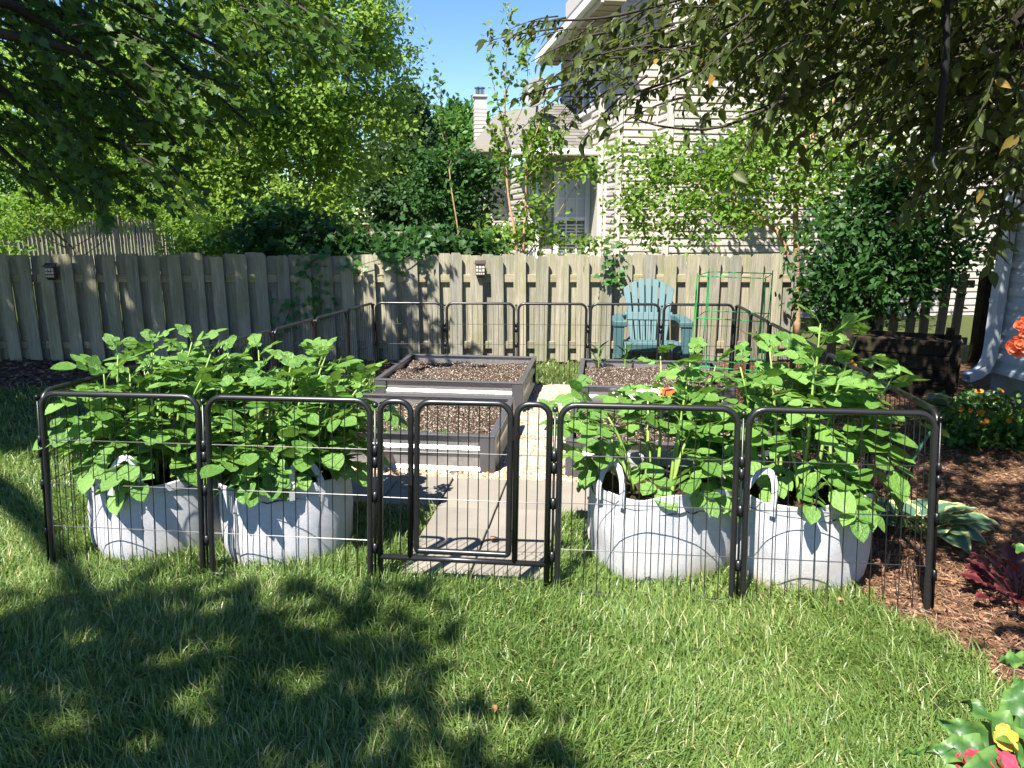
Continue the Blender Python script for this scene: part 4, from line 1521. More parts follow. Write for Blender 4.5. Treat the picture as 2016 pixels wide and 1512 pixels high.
# left wall with the three-light upper window
L6 = 3.4
WZ0, WZ1 = 3.38, 4.42
wins = [(1.05 + .56 * k, 1.55 + .56 * k) for k in range(3)]      # measured from C6 towards C5
siding(house, C6, C5, 2.4, ZT - .9, EXP, VB, holes=[(.98, 2.75, WZ0 - .07, WZ1 + .07)])
for p in (C1, C2, C3, C4 - HA * .02, C5, C6):
    corner_board(house, p, -.2, ZT if p is not C6 else 4.6, TB)
Lrz = math.atan2((C5 - C6).y, (C5 - C6).x)
for (a, b) in wins:
    p = C6 + (C5 - C6).normalized() * ((a + b) / 2)
    w = empty('window', Vector((p.x, p.y, (WZ0 + WZ1) / 2)) - house.location, Lrz, house)
    hw, hh = (b - a) / 2 + .03, (WZ1 - WZ0) / 2 + .06
    for c, s in (((-hw, 0, 0), (.06, .06, 2 * hh)), ((hw, 0, 0), (.06, .06, 2 * hh)), ((0, 0, hh - .03), (2 * hw - .06, .056, .07)), ((0, 0, -hh + .03), (2 * hw - .06, .056, .07)), ((0, .004, 0), (2 * hw - .06, .05, .04))):
        MB().box(c, s).build('window_frame', M['trim_white'], w)
    MB().box((0, .02, 0), (2 * hw - .05, .012, 2 * hh - .1)).build('pane', M['glass'], w)
# eave and soffit along the left wall
SOF, TRIM = M['soffit'], M['trim_beige']
ez = 4.60
e0 = C6 + HB * .25; e1 = C3 - HB * 4.5
def plank(a, b, w0, w1, z0, z1, m, name, parent):
    """a board from a to b (plan), from w0 to w1 to its left, z0 to z1"""
    d = (b - a).normalized(); n_ = Vector((-d.y, d.x, 0))
    po_ = parent.location
    vs = [Vector((q.x, q.y, z)) - po_ for z in (z0, z1) for q in (a + n_ * w0, b + n_ * w0, b + n_ * w1, a + n_ * w1)]
    return MB().add(vs, [(3, 2, 1, 0), (4, 5, 6, 7), (0, 1, 5, 4), (1, 2, 6, 5), (2, 3, 7, 6), (3, 0, 4, 7)]).build(name, m, parent)
dv = (e0 - e1).normalized()
LX = C5 - HA * .0
a0 = LX + dv * ((e0 - LX).dot(dv)); a1 = LX - dv * 1.35
plank(a1, a0, 0.02, .36, ez, ez + .03, SOF, 'soffit', house)
for k in range(15):
    s = 5.5 - .3 + 0 * k
    q = a0 - dv * (.15 + .33 * k)
    MB().box((0, 0, 0), (.33, .012, .012)).build('soffit_strip', SOF, house, loc=Vector((q.x, q.y, ez - .004)) - HA * .19 - house.location, rot=(0, 0, HROT))
plank(a1, a0, .36, .40, ez - .02, ez + .17, TRIM, 'fascia', house)
plank(a1, a0 + dv * .03, .40, .50, ez + .05, ez + .17, M['trim_white'], 'gutter', house)
# main roof, rising from the eave
rp = [a1 + HB * 0, a0]
n_ = Vector((-dv.y, dv.x, 0))
po_ = house.location
rv = [a1 + n_ * .44 + Vector((0, 0, ez + .16)), a0 + n_ * .44 + Vector((0, 0, ez + .16)), a0 - n_ * 5 + Vector((0, 0, ez + 3.2)), a1 - n_ * 5 + Vector((0, 0, ez + 3.2))]
rv += [v + Vector((0, 0, .12)) for v in rv]
MB().add([v - po_ for v in rv], [(3, 2, 1, 0), (4, 5, 6, 7), (0, 1, 5, 4), (1, 2, 6, 5), (2, 3, 7, 6), (3, 0, 4, 7)]).build('main_roof', M['shingle'], house)
# far gable wall under the main roof slope, seen past the corner
# ---- low wing with the hipped roof
W0 = C5 + HB * .85
kW = next(s for s in np.linspace(0, 6, 1201) if (W0.x - HA.x * s) / ((W0.y - HA.y * s) * CP) <= (1046 - 1008) / FPX)
W1 = W0 - HA * float(kW)
WE = 2.52
W2 = W1 + HB * 3.2
kV = next(s for s in np.linspace(0, 6, 1201) if (W2.x - HA.x * s) / ((W2.y - HA.y * s) * CP) <= (957 - 1008) / FPX)
W3 = W2 - HA * float(kV)
wing = [W0 + HB * off - HA * .02, W0 + HB * 6.5, W3 + HB * 3.5 + HA * off, W3 + HB * off + HA * off, W2 + HB * off + HA * off, W1 + HB * off + HA * off]
wall_core(house, wing, -.25, WE, TB, 'wing_core')
wl = (W0 - W1).length
win_a, win_b = wl * .43, wl * .98
siding(house, W1, W0, -.2, WE, EXP, VB, holes=[(win_a - .08, win_b + .08, .60, 2.28)])
siding(house, W2, W1, -.2, WE, EXP, VB)
siding(house, W3, W2, -.2, WE + .35, EXP * .72, VB)
corner_board(house, W1, -.2, WE, M['trim_white'], .10)
corner_board(house, W3, -.2, WE + .3, TB)
# double-hung window with grilles and a blind
wp = W1 + HA * ((win_a + win_b) / 2)
w = empty('window', Vector((wp.x, wp.y, 1.44)) - house.location, HROT, house)
hw, hh = (win_b - win_a) / 2, .80
TW = M['trim_white']
for c, s in (((-hw, -.02, 0), (.09, .07, 2 * hh + .1)), ((hw, -.02, 0), (.09, .07, 2 * hh + .1)), ((0, -.02, hh), (2 * hw - .09, .066, .09)), ((0, -.025, -hh), (2 * hw - .09, .075, .09)), ((0, -.01, .02), (2 * hw - .09, .05, .07))):
    MB().box(c, s).build('window_frame', TW, w)
for q in (-1 / 3, 1 / 3):
    MB().box((q * hw, 0, 0), (.022, .02, 2 * hh - .1)).build('muntin', TW, w)
for z in (-.36, .38):
    MB().box((0, .002, z), (2 * hw - .1, .018, .022)).build('muntin', TW, w)
MB().box((0, .022, -.39), (2 * hw - .08, .012, .74)).build('pane', M['glass'], w)
MB().box((0, .020, .40), (2 * hw - .08, .010, .68)).build('blind', M['blind'], w)
for k in range(11):
    MB().box((0, .010, -.68 + .058 * k), (2 * hw - .1, .006, .03), Matrix.Rotation(.5, 3, 'X')).build('blind_slat', M['blind'], w)
# eave and gutter of the wing
ov = .42
ea = W0 - HB * ov; eb = W1 - HB * ov - HA * ov
plank(eb, ea, -ov, 0, WE, WE + .03, SOF, 'soffit', house)
plank(eb, ea, 0, .03, WE - .03, WE + .13, TRIM, 'fascia', house)
plank(eb, ea, .03, .13, WE + .02, WE + .13, TW, 'gutter', house) if False else plank(eb - HB * .11, ea - HB * .11, 0, .11, WE + .03, WE + .13, TW, 'gutter', house)
MB().box((0, 0, 1.2), (.07, .06, 2.5)).build('wing_downspout', TW, house, loc=Vector((W1.x, W1.y, -.1)) - HB * .07 + HA * .1 - house.location, rot=(0, 0, HROT))
# shingled front slope of the wing, every shingle laid
r0 = eb + Vector((0, 0, WE + .13)); r1 = ea + Vector((0, 0, WE + .13)) + HA * .05
rise, run = 1.02, 2.15
slope_l = math.hypot(rise, run)
rows = 15
su = (HB * run + Vector((0, 0, rise))) / slope_l
sn = HA.cross(su).normalized()
if sn.z < 0: sn = -sn
roof_c = empty('wing_roof', r0 - house.location, 0, house)
full = (r1 - r0).length
base = [r0, r1, r1 + su * slope_l, r0 + su * slope_l + HA * 1.1]
bv = [v - sn * .01 - r0 for v in base] + [v - sn * .06 - r0 for v in base]
MB().add(bv, [(0, 1, 2, 3), (7, 6, 5, 4), (0, 4, 5, 1), (1, 5, 6, 2), (2, 6, 7, 3), (3, 7, 4, 0)]).build('roof_deck', M['shingle'], roof_c)
rot3 = Matrix((HA, su, sn)).transposed().to_euler()
sh_mesh = {}
for rrow in range(rows):
    e = slope_l / rows
    xl = 1.1 * rrow / rows
    x = xl
    while x < full - .02:
        wd_ = min(random.choice((.22, .28, .34)), full - x)
        key = round(wd_, 2)
        if key not in sh_mesh:
            sh_mesh[key] = MB().box((key / 2, e * .55, 0), (key - .006, e * 1.15, .012), Matrix.Rotation(-.06, 3, 'X')).mesh('shingle', M['shingle'])
        link('shingle', sh_mesh[key], roof_c, HA * x + su * (rrow * e) + sn * (.012 + random.uniform(0, .004)), rot3)
        x += wd_
# hip slope on the left and the roof of the set-back part
hip = [r0 + Vector((0, 0, .0)), r0 + su * slope_l + HA * 1.1, W2 + HB * 2.0 + Vector((0, 0, WE + 1.45)), W3 - HB * .35 - HA * .35 + Vector((0, 0, WE + .42)), W2 - HB * .35 - HA * .1 + Vector((0, 0, WE + .40))]
MB().add([v - r0 for v in hip], [(0, 1, 2, 4), (4, 2, 3)]).build('hip_slope', M['shingle'], roof_c)
bk = [W3 - HB * .35 - HA * .35 + Vector((0, 0, WE + .42)), W2 + HB * 2.0 + Vector((0, 0, WE + 1.45)), W2 + HB * 5 + HA * 2 + Vector((0, 0, WE + 1.6)), W3 + HB * 4 - HA * .35 + Vector((0, 0, WE + .42))]
MB().add([v - r0 for v in bk], [(0, 1, 2, 3)]).build('hip_slope', M['shingle'], roof_c)
plank(W3 - HB * .38 - HA * .38, W2 - HB * .38, -.38, .0, WE + .30, WE + .42, SOF, 'soffit', house)
plank(W3 - HB * .44 - HA * .38, W2 - HB * .44, 0, .06, WE + .30, WE + .44, TRIM, 'fascia', house)
vp = r0 + HA * (full * .55) + su * (slope_l * .36)
MB().tube([vp - house.location, vp + sn * .08 - house.location], .11, 12).tube([vp + sn * .07 - house.location, vp + sn * .12 - house.location], [.17, .10], 14).build('roof_vent', M['black_metal'], house, smooth=False)
# satellite dish
dp = r0 + HA * (full * .40) + su * (slope_l * .55)
dish = tag(empty('satellite_dish', dp), 'grey satellite dish on the low shingled roof', 'dish')
nd = Vector((-.55, -.72, .42)).normalized()
t1 = nd.orthogonal().normalized(); t2 = nd.cross(t1)
vs, fs = [Vector((0, 0, .55)) - nd * .05], []
for j in range(1, 6):
    q = j / 5
    for k in range(28):
        a = 2 * math.pi * k / 28
        vs.append(Vector((0, 0, .55)) + (t1 * math.cos(a) * .9 + t2 * math.sin(a)) * .33 * q + nd * (-.05 + .06 * q * q))
for k in range(28): fs.append((0, 1 + k, 1 + (k + 1) % 28))
for j in range(4):
    for k in range(28):
        a = 1 + j * 28
        fs.append((a + k, a + 28 + k, a + 28 + (k + 1) % 28, a + (k + 1) % 28))
ds = MB().add(vs, fs).build('reflector', M['dishgrey'], dish, smooth=True)
md = ds.modifiers.new('thick', 'SOLIDIFY'); md.thickness = .012
MB().tube([Vector((0, 0, 0)), Vector((.03, .05, .28)), Vector((0, .02, .52))], .022, 8).build('mast', M['dishgrey'], dish)
MB().tube([Vector((0, 0, .30)), Vector((0, 0, .38)) + nd * .38], .012, 6).box(Vector((0, 0, .40)) + nd * .40, (.06, .06, .08)).build('feed_arm', M['dishgrey'], dish)
# chimney
cc = at(946, 300, 21.5)
cz1 = at(946, 207, 21.5).z
chm = empty('chimney', Vector((cc.x, cc.y, 0)) - house.location, HROT, house)
MB().box((0, 0, cz1 / 2 + .1), (.32, .32, cz1 + .2)).build('chimney_core', TB, chm)
nb = int(cz1 / .1)
cbm = MB().prism([(0, 0), (-.017, 0), (-.006, .104), (0, .104)], lambda y, z, t: Vector((t, y - .16, z)), -.165, .165).mesh('siding_board', VB)
cbs = MB().prism([(0, 0), (-.017, 0), (-.006, .104), (0, .104)], lambda y, z, t: Vector((y - .16, t, z)), -.165, .165).mesh('siding_board', VB)
for k in range(nb - 22):
    link('siding_board', cbm, chm, (0, 0, 2.2 + .1 * k)); link('siding_board', cbs, chm, (0, 0, 2.2 + .1 * k))
MB().box((0, 0, cz1 + .22), (.40, .40, .05)).build('chimney_cap', TB, chm)
MB().tube([Vector((0, 0, cz1 + .24)), Vector((0, 0, cz1 + .40))], .12, 14).tube([Vector((0, 0, cz1 + .42)), Vector((0, 0, cz1 + .45))], .15, 14).build('chimney_pot', M['steel'], chm)

# ---- the white house on the right
RHd = Vector((-.122, .9925, 0))          # its side wall runs this way, away from the viewpoint
K0 = Vector((4.00, 6.2, 0))
white = tag(empty('pale_house', Vector((K0.x, K0.y, -.1))), 'corner of a pale blue grey sided house with concrete foundation', 'house')
K1 = K0 - RHd * 7
nrm_ = Vector((RHd.y, -RHd.x, 0))       # into the house
wc = [K0 + nrm_ * .03, K1 + nrm_ * .03, K1 + nrm_ * 6, K0 + nrm_ * 6]
MB().prism([(p.x - white.location.x, p.y - white.location.y) for p in wc], lambda x, y, t: Vector((x, y, t)), .36, 5.2).build('wall_core', M['trim_white'], white)
fd = [K0 + nrm_ * .05, K1 + nrm_ * .05, K1 + nrm_ * 6, K0 + nrm_ * 6 - RHd * .02]
MB().prism([(p.x - white.location.x, p.y - white.location.y) for p in fd], lambda x, y, t: Vector((x, y, t)), -.1, .36).build('foundation', M['foundation'], white)
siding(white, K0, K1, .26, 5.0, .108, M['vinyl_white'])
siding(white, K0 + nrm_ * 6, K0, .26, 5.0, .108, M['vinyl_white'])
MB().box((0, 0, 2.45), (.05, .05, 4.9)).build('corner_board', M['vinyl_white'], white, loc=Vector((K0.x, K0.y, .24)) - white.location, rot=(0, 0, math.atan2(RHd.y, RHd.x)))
rv = [K0 - nrm_ * .4 + RHd * .4, K1 - nrm_ * .4, K1 + nrm_ * 3.2, K0 + nrm_ * 3.2 + RHd * .4]
zz = [5.05, 5.05, 7.2, 7.2]
rv = [Vector((p.x, p.y, z)) - white.location for p, z in zip(rv, zz)]
MB().add(rv + [v + Vector((0, 0, .12)) for v in rv], [(3, 2, 1, 0), (4, 5, 6, 7), (0, 1, 5, 4), (1, 2, 6, 5), (2, 3, 7, 6), (3, 0, 4, 7)]).build('roof', M['shingle'], white)
# downspout with its elbow, fixed beside the corner
dsr = empty('downspout', Vector((0, 0, 0)), 0, white)
pth = [K0 - RHd * .10 - nrm_ * .075]
q0 = pth[0]
path = [Vector((q0.x, q0.y, 5.0)), Vector((q0.x, q0.y, .46)), Vector((q0.x, q0.y, .37)) - nrm_ * .01, Vector((q0.x, q0.y, .30)) - nrm_ * .04, Vector((q0.x, q0.y, .255)) - nrm_ * .10, Vector((q0.x, q0.y, .225)) - nrm_ * .19]
vs, fs = [], []
for i, p in enumerate(path):
    a = path[max(0, i - 1)]; b = path[min(len(path) - 1, i + 1)]
    t = (b - a).normalized()
    wv = RHd
    nv = t.cross(wv).normalized()
    for (sx, sy) in ((-.046, -.034), (-.016, -.029), (.016, -.029), (.046, -.034), (.046, .034), (.016, .029), (-.016, .029), (-.046, .034)):
        vs.append(p + wv * sx + nv * sy - white.location)
n8 = 8
for i in range(len(path) - 1):
    for k in range(n8):
        fs.append((i * n8 + k, i * n8 + (k + 1) % n8, (i + 1) * n8 + (k + 1) % n8, (i + 1) * n8 + k))
dd = MB().add(vs, fs).build('pipe', M['downspout'], dsr)
md = dd.modifiers.new('thick', 'SOLIDIFY'); md.thickness = .002
MB().box((0, 0, 0), (.10, .075, .03)).build('pipe_joint', M['downspout'], dsr, loc=Vector((q0.x, q0.y, .86)) - white.location, rot=(0, 0, math.atan2(RHd.y, RHd.x)))

# dark timber box by the downspout
tb = tag(empty('timber_box', g(3.62, 6.95), rad_(-24)), 'dark low timber planter box in the shade by the picket fence', 'planter')
for z in range(4):
    for (c, s) in (((0, -.24, 0), (.98, .04, .125)), ((0, .24, 0), (.98, .04, .125)), ((-.47, 0, 0), (.04, .44, .125)), ((.47, 0, 0), (.04, .44, .125))):
        MB().box((c[0], c[1], .07 + z * .132), s).build('plank', M['timber'], tb, bevel=.004)
for sx in (-.43, .43):
    for sy in (-.275, .2):
        MB().box((sx, sy, .30), (.07, .03, .60)).build('corner_post', M['timber'], tb)
MB().box((0, 0, .47), (.9, .44, .04)).build('soil', M['bagsoil'], tb)

# ------------------------------------------------------------------ fences and yards far behind
sf = tag(empty('tall_slat_fence', Vector((-9, 20, -.15))), 'tall grey slat fence far behind on the left', 'fence')
A, B = at(-40, 421, 17.5), at(345, 421, 24.5)
d = (B - A); d.z = 0; Ls = d.length; d.normalize()
smesh = MB().box((0, 0, .86), (.088, .02, 1.72)).mesh('slat', M['slat'])
k = 0
s = 0.0
rz = math.atan2(d.y, d.x)
while s < Ls:
    p = A + d * s; p.z = -.15
    link('slat', smesh, sf, p - sf.location + Vector((0, 0, random.uniform(-.02, .02))), (0, random.uniform(-.012, .012), rz))
    s += .142
for z in (.35, 1.4):
    p = A + d * (Ls / 2); p.z = z - .15
    MB().box((0, .03, 0), (Ls, .04, .09)).build('rail', M['slat'], sf, loc=p - sf.location, rot=(0, 0, rz))
for k in range(4):
    p = A + d * (Ls * (k + .4) / 4); p.z = -.15
    MB().box((0, -.02, .88), (.10, .09, 1.8)).build('post', M['slat'], sf, loc=p - sf.location, rot=(0, 0, rz))
pf_ = tag(empty('pale_board_fence', Vector((-1.5, 23, -.2))), 'sunlit pale board fence far behind the hedge', 'fence')
pm = MB().box((0, 0, .62), (.135, .02, 1.24)).mesh('board', M['paleboard'])
for k in range(60):
    link('board', pm, pf_, (-5.0 + .15 * k, 0, random.uniform(-.015, .015)))
MB().box((-.5, .04, 1.0), (9.2, .04, .09)).build('rail', M['paleboard'], pf_)
rf = tag(empty('red_deck_rail', Vector((-2, 25.5, -.2))), 'rust red stained deck rail beyond the pale fence', 'deck rail')
for k in range(4):
    MB().box((-5.2 + 3.0 * k, 0, 1.24), (2.98, .06, .30)).build('rail_board', M['redwood'], rf)
    MB().box((-6.6 + 3.0 * k, .06, .7), (.12, .12, 1.4)).build('post', M['redwood'], rf)
MB().box((-.7, -.02, 1.43), (12, .2, .04)).build('rail_cap', M['paleboard'], rf)
dome = tag(empty('grill_lid', at(262, 506, 9.6)), 'black rounded lid just showing over the shaded fence', 'grill')
MB().ball((0, 0, -.03), .085, 20, 12, .9).build('lid', M['black_metal'], dome, smooth=True)
MB().tube([Vector((0, 0, -.06)), Vector((0, 0, -1.2))], .02, 8).build('stand', M['black_metal'], dome)
blu = tag(empty('blue_toy', at(512, 497, 10.2)), 'small blue plastic thing behind the fence in the hedge', 'toy')
bp = plain('blue plastic', (.02, .08, .45), .4)
MB().tube([Vector((-.05, 0, -.06)), Vector((-.02, 0, .03)), Vector((.02, 0, .05)), Vector((.06, 0, -.05))], .018, 8).build('handle', bp, blu, smooth=True)
MB().box((0, .05, -.45), (.16, .10, .80)).build('body', bp, blu, bevel=.02)

# ------------------------------------------------------------------ trees and shrubs
def blob(px, py, Y, rx, ry, depth=None):
    c = at(px, py, Y)
    k = Y / FPX
    return (np.array(c[:]), np.array([rx * k, (depth if depth else (rx + ry) / 2 * k), ry * k]))


def crown(blobs, nclump, per, size, leaf, m, sig, rng, name='crown', shell=.45, flat=.6, hang=0.0):
    vol = np.array([b[1].prod() ** (2 / 3) for b in blobs]); vol /= vol.sum()
    ci = rng.choice(len(blobs), nclump, p=vol)
    C = np.array([b[0] for b in blobs])[ci]; Rr = np.array([b[1] for b in blobs])[ci]
    dirs = nrm(rng.normal(size=(nclump, 3)))
    rad = shell + (1 - shell) * rng.random(nclump) ** .5
    cc = C + dirs * Rr * rad[:, None]
    n = nclump * per
    base = np.repeat(cc, per, 0)
    out = np.repeat(nrm(dirs * [1, 1, .6] + [0, 0, .35]), per, 0)
    s = np.repeat(rng.uniform(.6, 1.35, nclump), per) * sig
    pos = base + rng.normal(size=(n, 3)) * s[:, None] * [1, 1, flat]
    d = rng.normal(size=(n, 3)) * .8 + out * .6 - [0, 0, .25 + hang]
    nn = rng.normal(size=(n, 3)) * .75 + [0, 0, 1.0] + out * .4
    V, F, rn = stamp(*leaf, pos, d, nn, rng.uniform(size * .65, size * 1.25, n), rng)
    tint = np.repeat(rng.normal(0, .16, nclump), per * len(leaf[0]))
    return np_mesh(name, V, F, m, np.clip(rn * .8 + .1 + tint, 0, .96)), cc


def limb(parent, pts, r0, r1, m, name='limb', n=7):
    pts = [Vector(p) for p in pts]
    # soften the polyline
    fine = []
    for i in range(len(pts) - 1):
        for t in np.linspace(0, 1, 5)[:-1]:
            a = pts[max(0, i - 1)]; b = pts[i]; c = pts[i + 1]; d = pts[min(len(pts) - 1, i + 2)]
            t = float(t)
            fine.append(.5 * ((2 * b) + (c - a) * t + (2 * a - 5 * b + 4 * c - d) * t * t + (3 * b - a - 3 * c + d) * t ** 3))
    fine.append(pts[-1])
    k = len(fine)
    rad = [r0 + (r1 - r0) * i / (k - 1) for i in range(k)]
    return MB().tube([p - parent.location for p in fine], rad, n).build(name, m, parent, smooth=True)


def tree(name, label, cat, base, blobs, nclump, per, size, leaf, m, sig, seed, trunk_r=.12, bark='bark', limbs=7, group=None, top=None, shell=.45, flat=.6, hang=0.0):
    rng = np.random.default_rng(seed)
    r = tag(empty(name, base), label, cat, group)
    me, cc = crown(blobs, nclump, per, size, leaf, m, sig, rng, shell=shell, flat=flat, hang=hang)
    o = link('crown', me, r); o.location = -r.location
    if trunk_r:
        top = Vector(top) if top else Vector(blobs[0][0])
        b = Vector(base)
        mid = b.lerp(top, .5) + Vector((rng.normal(0, .1), rng.normal(0, .1), 0))
        limb(r, [b, mid, top], trunk_r, trunk_r * .45, M[bark], 'trunk', 9)
        for k in range(limbs):
            e = Vector(cc[int(rng.integers(0, len(cc)))])
            s = b.lerp(top, rng.uniform(.45, .95))
            limb(r, [s, s.lerp(e, .5) + Vector((0, 0, -.05 * (e - s).length)), e], trunk_r * .38, trunk_r * .08, M[bark], 'limb', 5)
    return r


bt = 'trees beyond the fence'
# the large pale green tree
tree('broadleaf_tree', 'large sunlit lime green tree rising behind the fence', 'tree', g(-6.4, 17, 0),
     [blob(440, 160, 17, 210, 170), blob(620, 110, 17.3, 170, 170), blob(690, 260, 17.5, 120, 100), blob(340, 330, 16.6, 150, 90), blob(560, 350, 17, 160, 100),
      blob(760, 150, 18, 75, 75), blob(450, -120, 17, 260, 130), blob(700, 20, 17.5, 90, 90), blob(170, 230, 17, 170, 170), blob(430, 420, 16.2, 90, 60)],
     1050, 64, .125, DI, M['lime'], .23, 101, .20, limbs=16, group=bt, top=at(470, 100, 17))
tree('broadleaf_tree', 'tall green tree standing far behind the lime tree on the left', 'tree', g(-10, 27, 0),
     [blob(80, 200, 27, 220, 240), blob(300, 260, 28, 200, 200), blob(560, 330, 27, 200, 130), blob(-60, 350, 25, 180, 140), blob(640, 400, 27, 170, 60), blob(300, 410, 27, 250, 50)],
     620, 50, .26, DI, M['midgreen'], .5, 102, .25, limbs=6, group=bt)
tree('evergreen_tree', 'dark narrow evergreen behind the right edge of the lime tree', 'tree', g(-3.2, 25, 0),
     [blob(805, 215, 25, 22, 40), blob(800, 270, 25, 42, 46), blob(800, 335, 25, 62, 60), blob(800, 400, 25, 70, 50)],
     200, 70, .22, DI, M['pine'], .26, 103, .16, limbs=4, group=bt, flat=.4)
tree('evergreen_tree', 'feathery pine right of the dark evergreen, beside the chimney', 'tree', g(-2.0, 27, 0),
     [blob(893, 262, 27, 28, 30), blob(890, 310, 27, 45, 45), blob(885, 370, 27, 55, 50), blob(880, 420, 27, 60, 40)],
     170, 70, .24, DI, M['midgreen'], .28, 104, .16, limbs=4, group=bt, flat=.4)
tree('broadleaf_tree', 'rounded tree top behind the sided chimney', 'tree', g(-2.4, 36, 0),
     [blob(908, 235, 36, 38, 36), blob(930, 280, 36, 45, 50), blob(885, 290, 36, 40, 50), blob(915, 360, 36, 50, 60)],
     150, 60, .30, DI, M['midgreen'], .36, 105, .2, limbs=3, group=bt)
tree('small_tree', 'dark layered small tree in front of the chimney', 'tree', g(-1.7, 13.4, 0),
     [blob(880, 330, 13.4, 70, 36), blob(850, 375, 13.4, 62, 42), blob(915, 385, 13.4, 52, 50), blob(905, 455, 13.4, 62, 44), blob(940, 340, 13.4, 24, 30)],
     160, 36, .10, OV, M['darkleaf'], .17, 106, .06, 'darkbark', 8, bt, flat=.35)
# hedge shrubs right behind the fence
hs = 'shrubs along the fence'
tree('hedge_shrub', 'dark maple leaved shrub spilling over the shaded fence', 'shrub', g(-2.3, 9.5, 0),
     [blob(545, 450, 9.5, 60, 36), blob(640, 470, 9.5, 90, 28), blob(500, 480, 9.4, 50, 24), blob(745, 482, 9.4, 80, 22), blob(600, 498, 9.2, 100, 16)],
     135, 32, .08, ML, M['darkleaf'], .14, 107, .035, 'darkbark', 9, hs)
tree('hedge_shrub', 'dark low shrub leaning over the fence left of the solar lamp', 'shrub', g(-.9, 9.3, 0),
     [blob(830, 485, 9.2, 60, 20), blob(900, 488, 9.2, 60, 16), blob(800, 503, 8.95, 60, 12)],
     75, 28, .085, ML, M['darkleaf'], .12, 108, .03, 'darkbark', 5, hs)
tree('hedge_shrub', 'bright leafy shrub behind the fence at the foot of the saplings', 'shrub', g(.3, 10.0, 0),
     [blob(985, 470, 9.9, 50, 30), blob(1060, 440, 10, 40, 60), blob(1060, 340, 10.1, 35, 40), blob(1150, 485, 10, 45, 18), blob(1065, 280, 10.1, 28, 30), blob(960, 485, 9.6, 50, 18), blob(1150, 330, 10, 26, 22)],
     84, 20, .085, OV, M['bright'], .13, 109, .025, 'tanbark', 14, hs, shell=.2)
tree('hedge_shrub', 'sunny green shrub covering the far left slat fence', 'shrub', g(-7.2, 14, 0),
     [blob(50, 410, 14, 110, 40), blob(180, 400, 14.5, 110, 26), blob(5, 470, 13, 40, 40), blob(290, 410, 15, 80, 24)],
     150, 36, .10, DI, M['bright'], .16, 110, .03, 'bark', 8, hs)
tree('hedge_shrub', 'feathery grey green shrub behind the left fence', 'shrub', g(-4.6, 11.5, 0),
     [blob(395, 450, 11.5, 50, 50), blob(420, 480, 11.3, 60, 26), blob(360, 485, 11.3, 40, 22)],
     120, 34, .075, DI, M['bright'], .12, 111, .025, 'bark', 8, hs)

# saplings against the sky
def sapling(label, path, r0, nl, size, m, seed, twigs):
    rng = np.random.default_rng(seed)
    pts = [at(*q) for q in path]
    root = tag(empty('sapling', Vector((pts[0].x, pts[0].y, float(gz(9))))), label, 'tree', 'thin saplings behind the fence')
    limb(root, [Vector((pts[0].x, pts[0].y, -.2))] + pts, r0, .004, M['tanbark'], 'trunk', 7)
    P = []
    def along(q, n, spread):
        for _ in range(n):
            t = rng.random() ** .8 * (len(q) - 1); i = min(int(t), len(q) - 2)
            P.append(np.array(q[i].lerp(q[i + 1], t - i)) + rng.normal(0, spread, 3))
    along(pts[max(1, len(pts) - 4):], nl, .04)
    for tw in twigs:
        q = [at(*z) for z in tw]
        limb(root, q, r0 * .35, .003, M['tanbark'], 'branch', 5)
        along(q, nl // 2, .035)
    P = np.array(P); n = len(P)
    V, F, rn = stamp(*OV, P, rng.normal(size=(n, 3)) + [0, 0, .2], rng.normal(size=(n, 3)) * .8 + [0, -.3, 1], rng.uniform(size * .7, size * 1.2, n), rng)
    o = link('leaves', np_mesh('leaves', V, F, m, rn * .9), root); o.location = -root.location


sapling('tallest thin sapling with tan stem standing against the blue sky', [(1018, 500, 9.7), (1000, 380, 9.8), (994, 250, 9.9), (996, 120, 9.9), (1001, 8, 9.9)], .022, 120, .085, M['bright'], 201,
        [[(994, 250, 9.9), (970, 160, 9.9), (965, 50, 9.9)], [(996, 180, 9.9), (1030, 110, 9.9), (1036, 60, 9.9)], [(995, 280, 9.9), (1035, 190, 9.8), (1037, 80, 9.8)], [(994, 330, 9.8), (965, 240, 9.8)]])
sapling('second tan stemmed sapling leaning right beside the tallest one', [(1030, 500, 9.7), (1035, 400, 9.8), (1038, 310, 9.8), (1060, 250, 9.8), (1075, 190, 9.8)], .02, 90, .085, M['bright'], 202,
        [[(1036, 350, 9.8), (1090, 290, 9.8), (1110, 260, 9.8)], [(1036, 420, 9.8), (1110, 350, 9.8), (1150, 310, 9.8)]])
sapling('thin dark sapling tip left of the chimney', [(905, 490, 10), (890, 380, 10), (878, 280, 10.1), (868, 200, 10.1), (862, 145, 10.1)], .014, 80, .08, M['midgreen'], 203,
        [[(880, 300, 10), (862, 230, 10)], [(884, 330, 10), (905, 270, 10)]])

# the bright tree in front of the beige siding
bright = tree('leaning_tree', 'bright green leaning tree spread in front of the beige siding', 'tree', g(3.72, 10.3, 0),
     [blob(1300, 400, 10.3, 80, 60), blob(1400, 430, 10.2, 90, 50), blob(1350, 320, 10.6, 110, 50), blob(1480, 370, 10.4, 90, 70), blob(1560, 300, 10.6, 110, 80), blob(1660, 180, 10.8, 120, 100),
      blob(1480, 260, 10.8, 80, 50), blob(1750, 330, 10.8, 120, 70), blob(1420, 90, 11, 90, 60), blob(1800, 120, 11, 110, 90), blob(1270, 460, 10.2, 40, 36), blob(1230, 300, 10.4, 40, 40), blob(1600, 430, 10.2, 50, 60)],
     520, 24, .085, OV, M['bright'], .15, 120, 0, 'tanbark', 0, bt, shell=.15)
limb(bright, [g(3.75, 10.25), at(1548, 495, 10.25), at(1500, 430, 10.3), at(1410, 385, 10.4), at(1320, 335, 10.5)], .055, .012, M['tanbark'], 'trunk', 8)
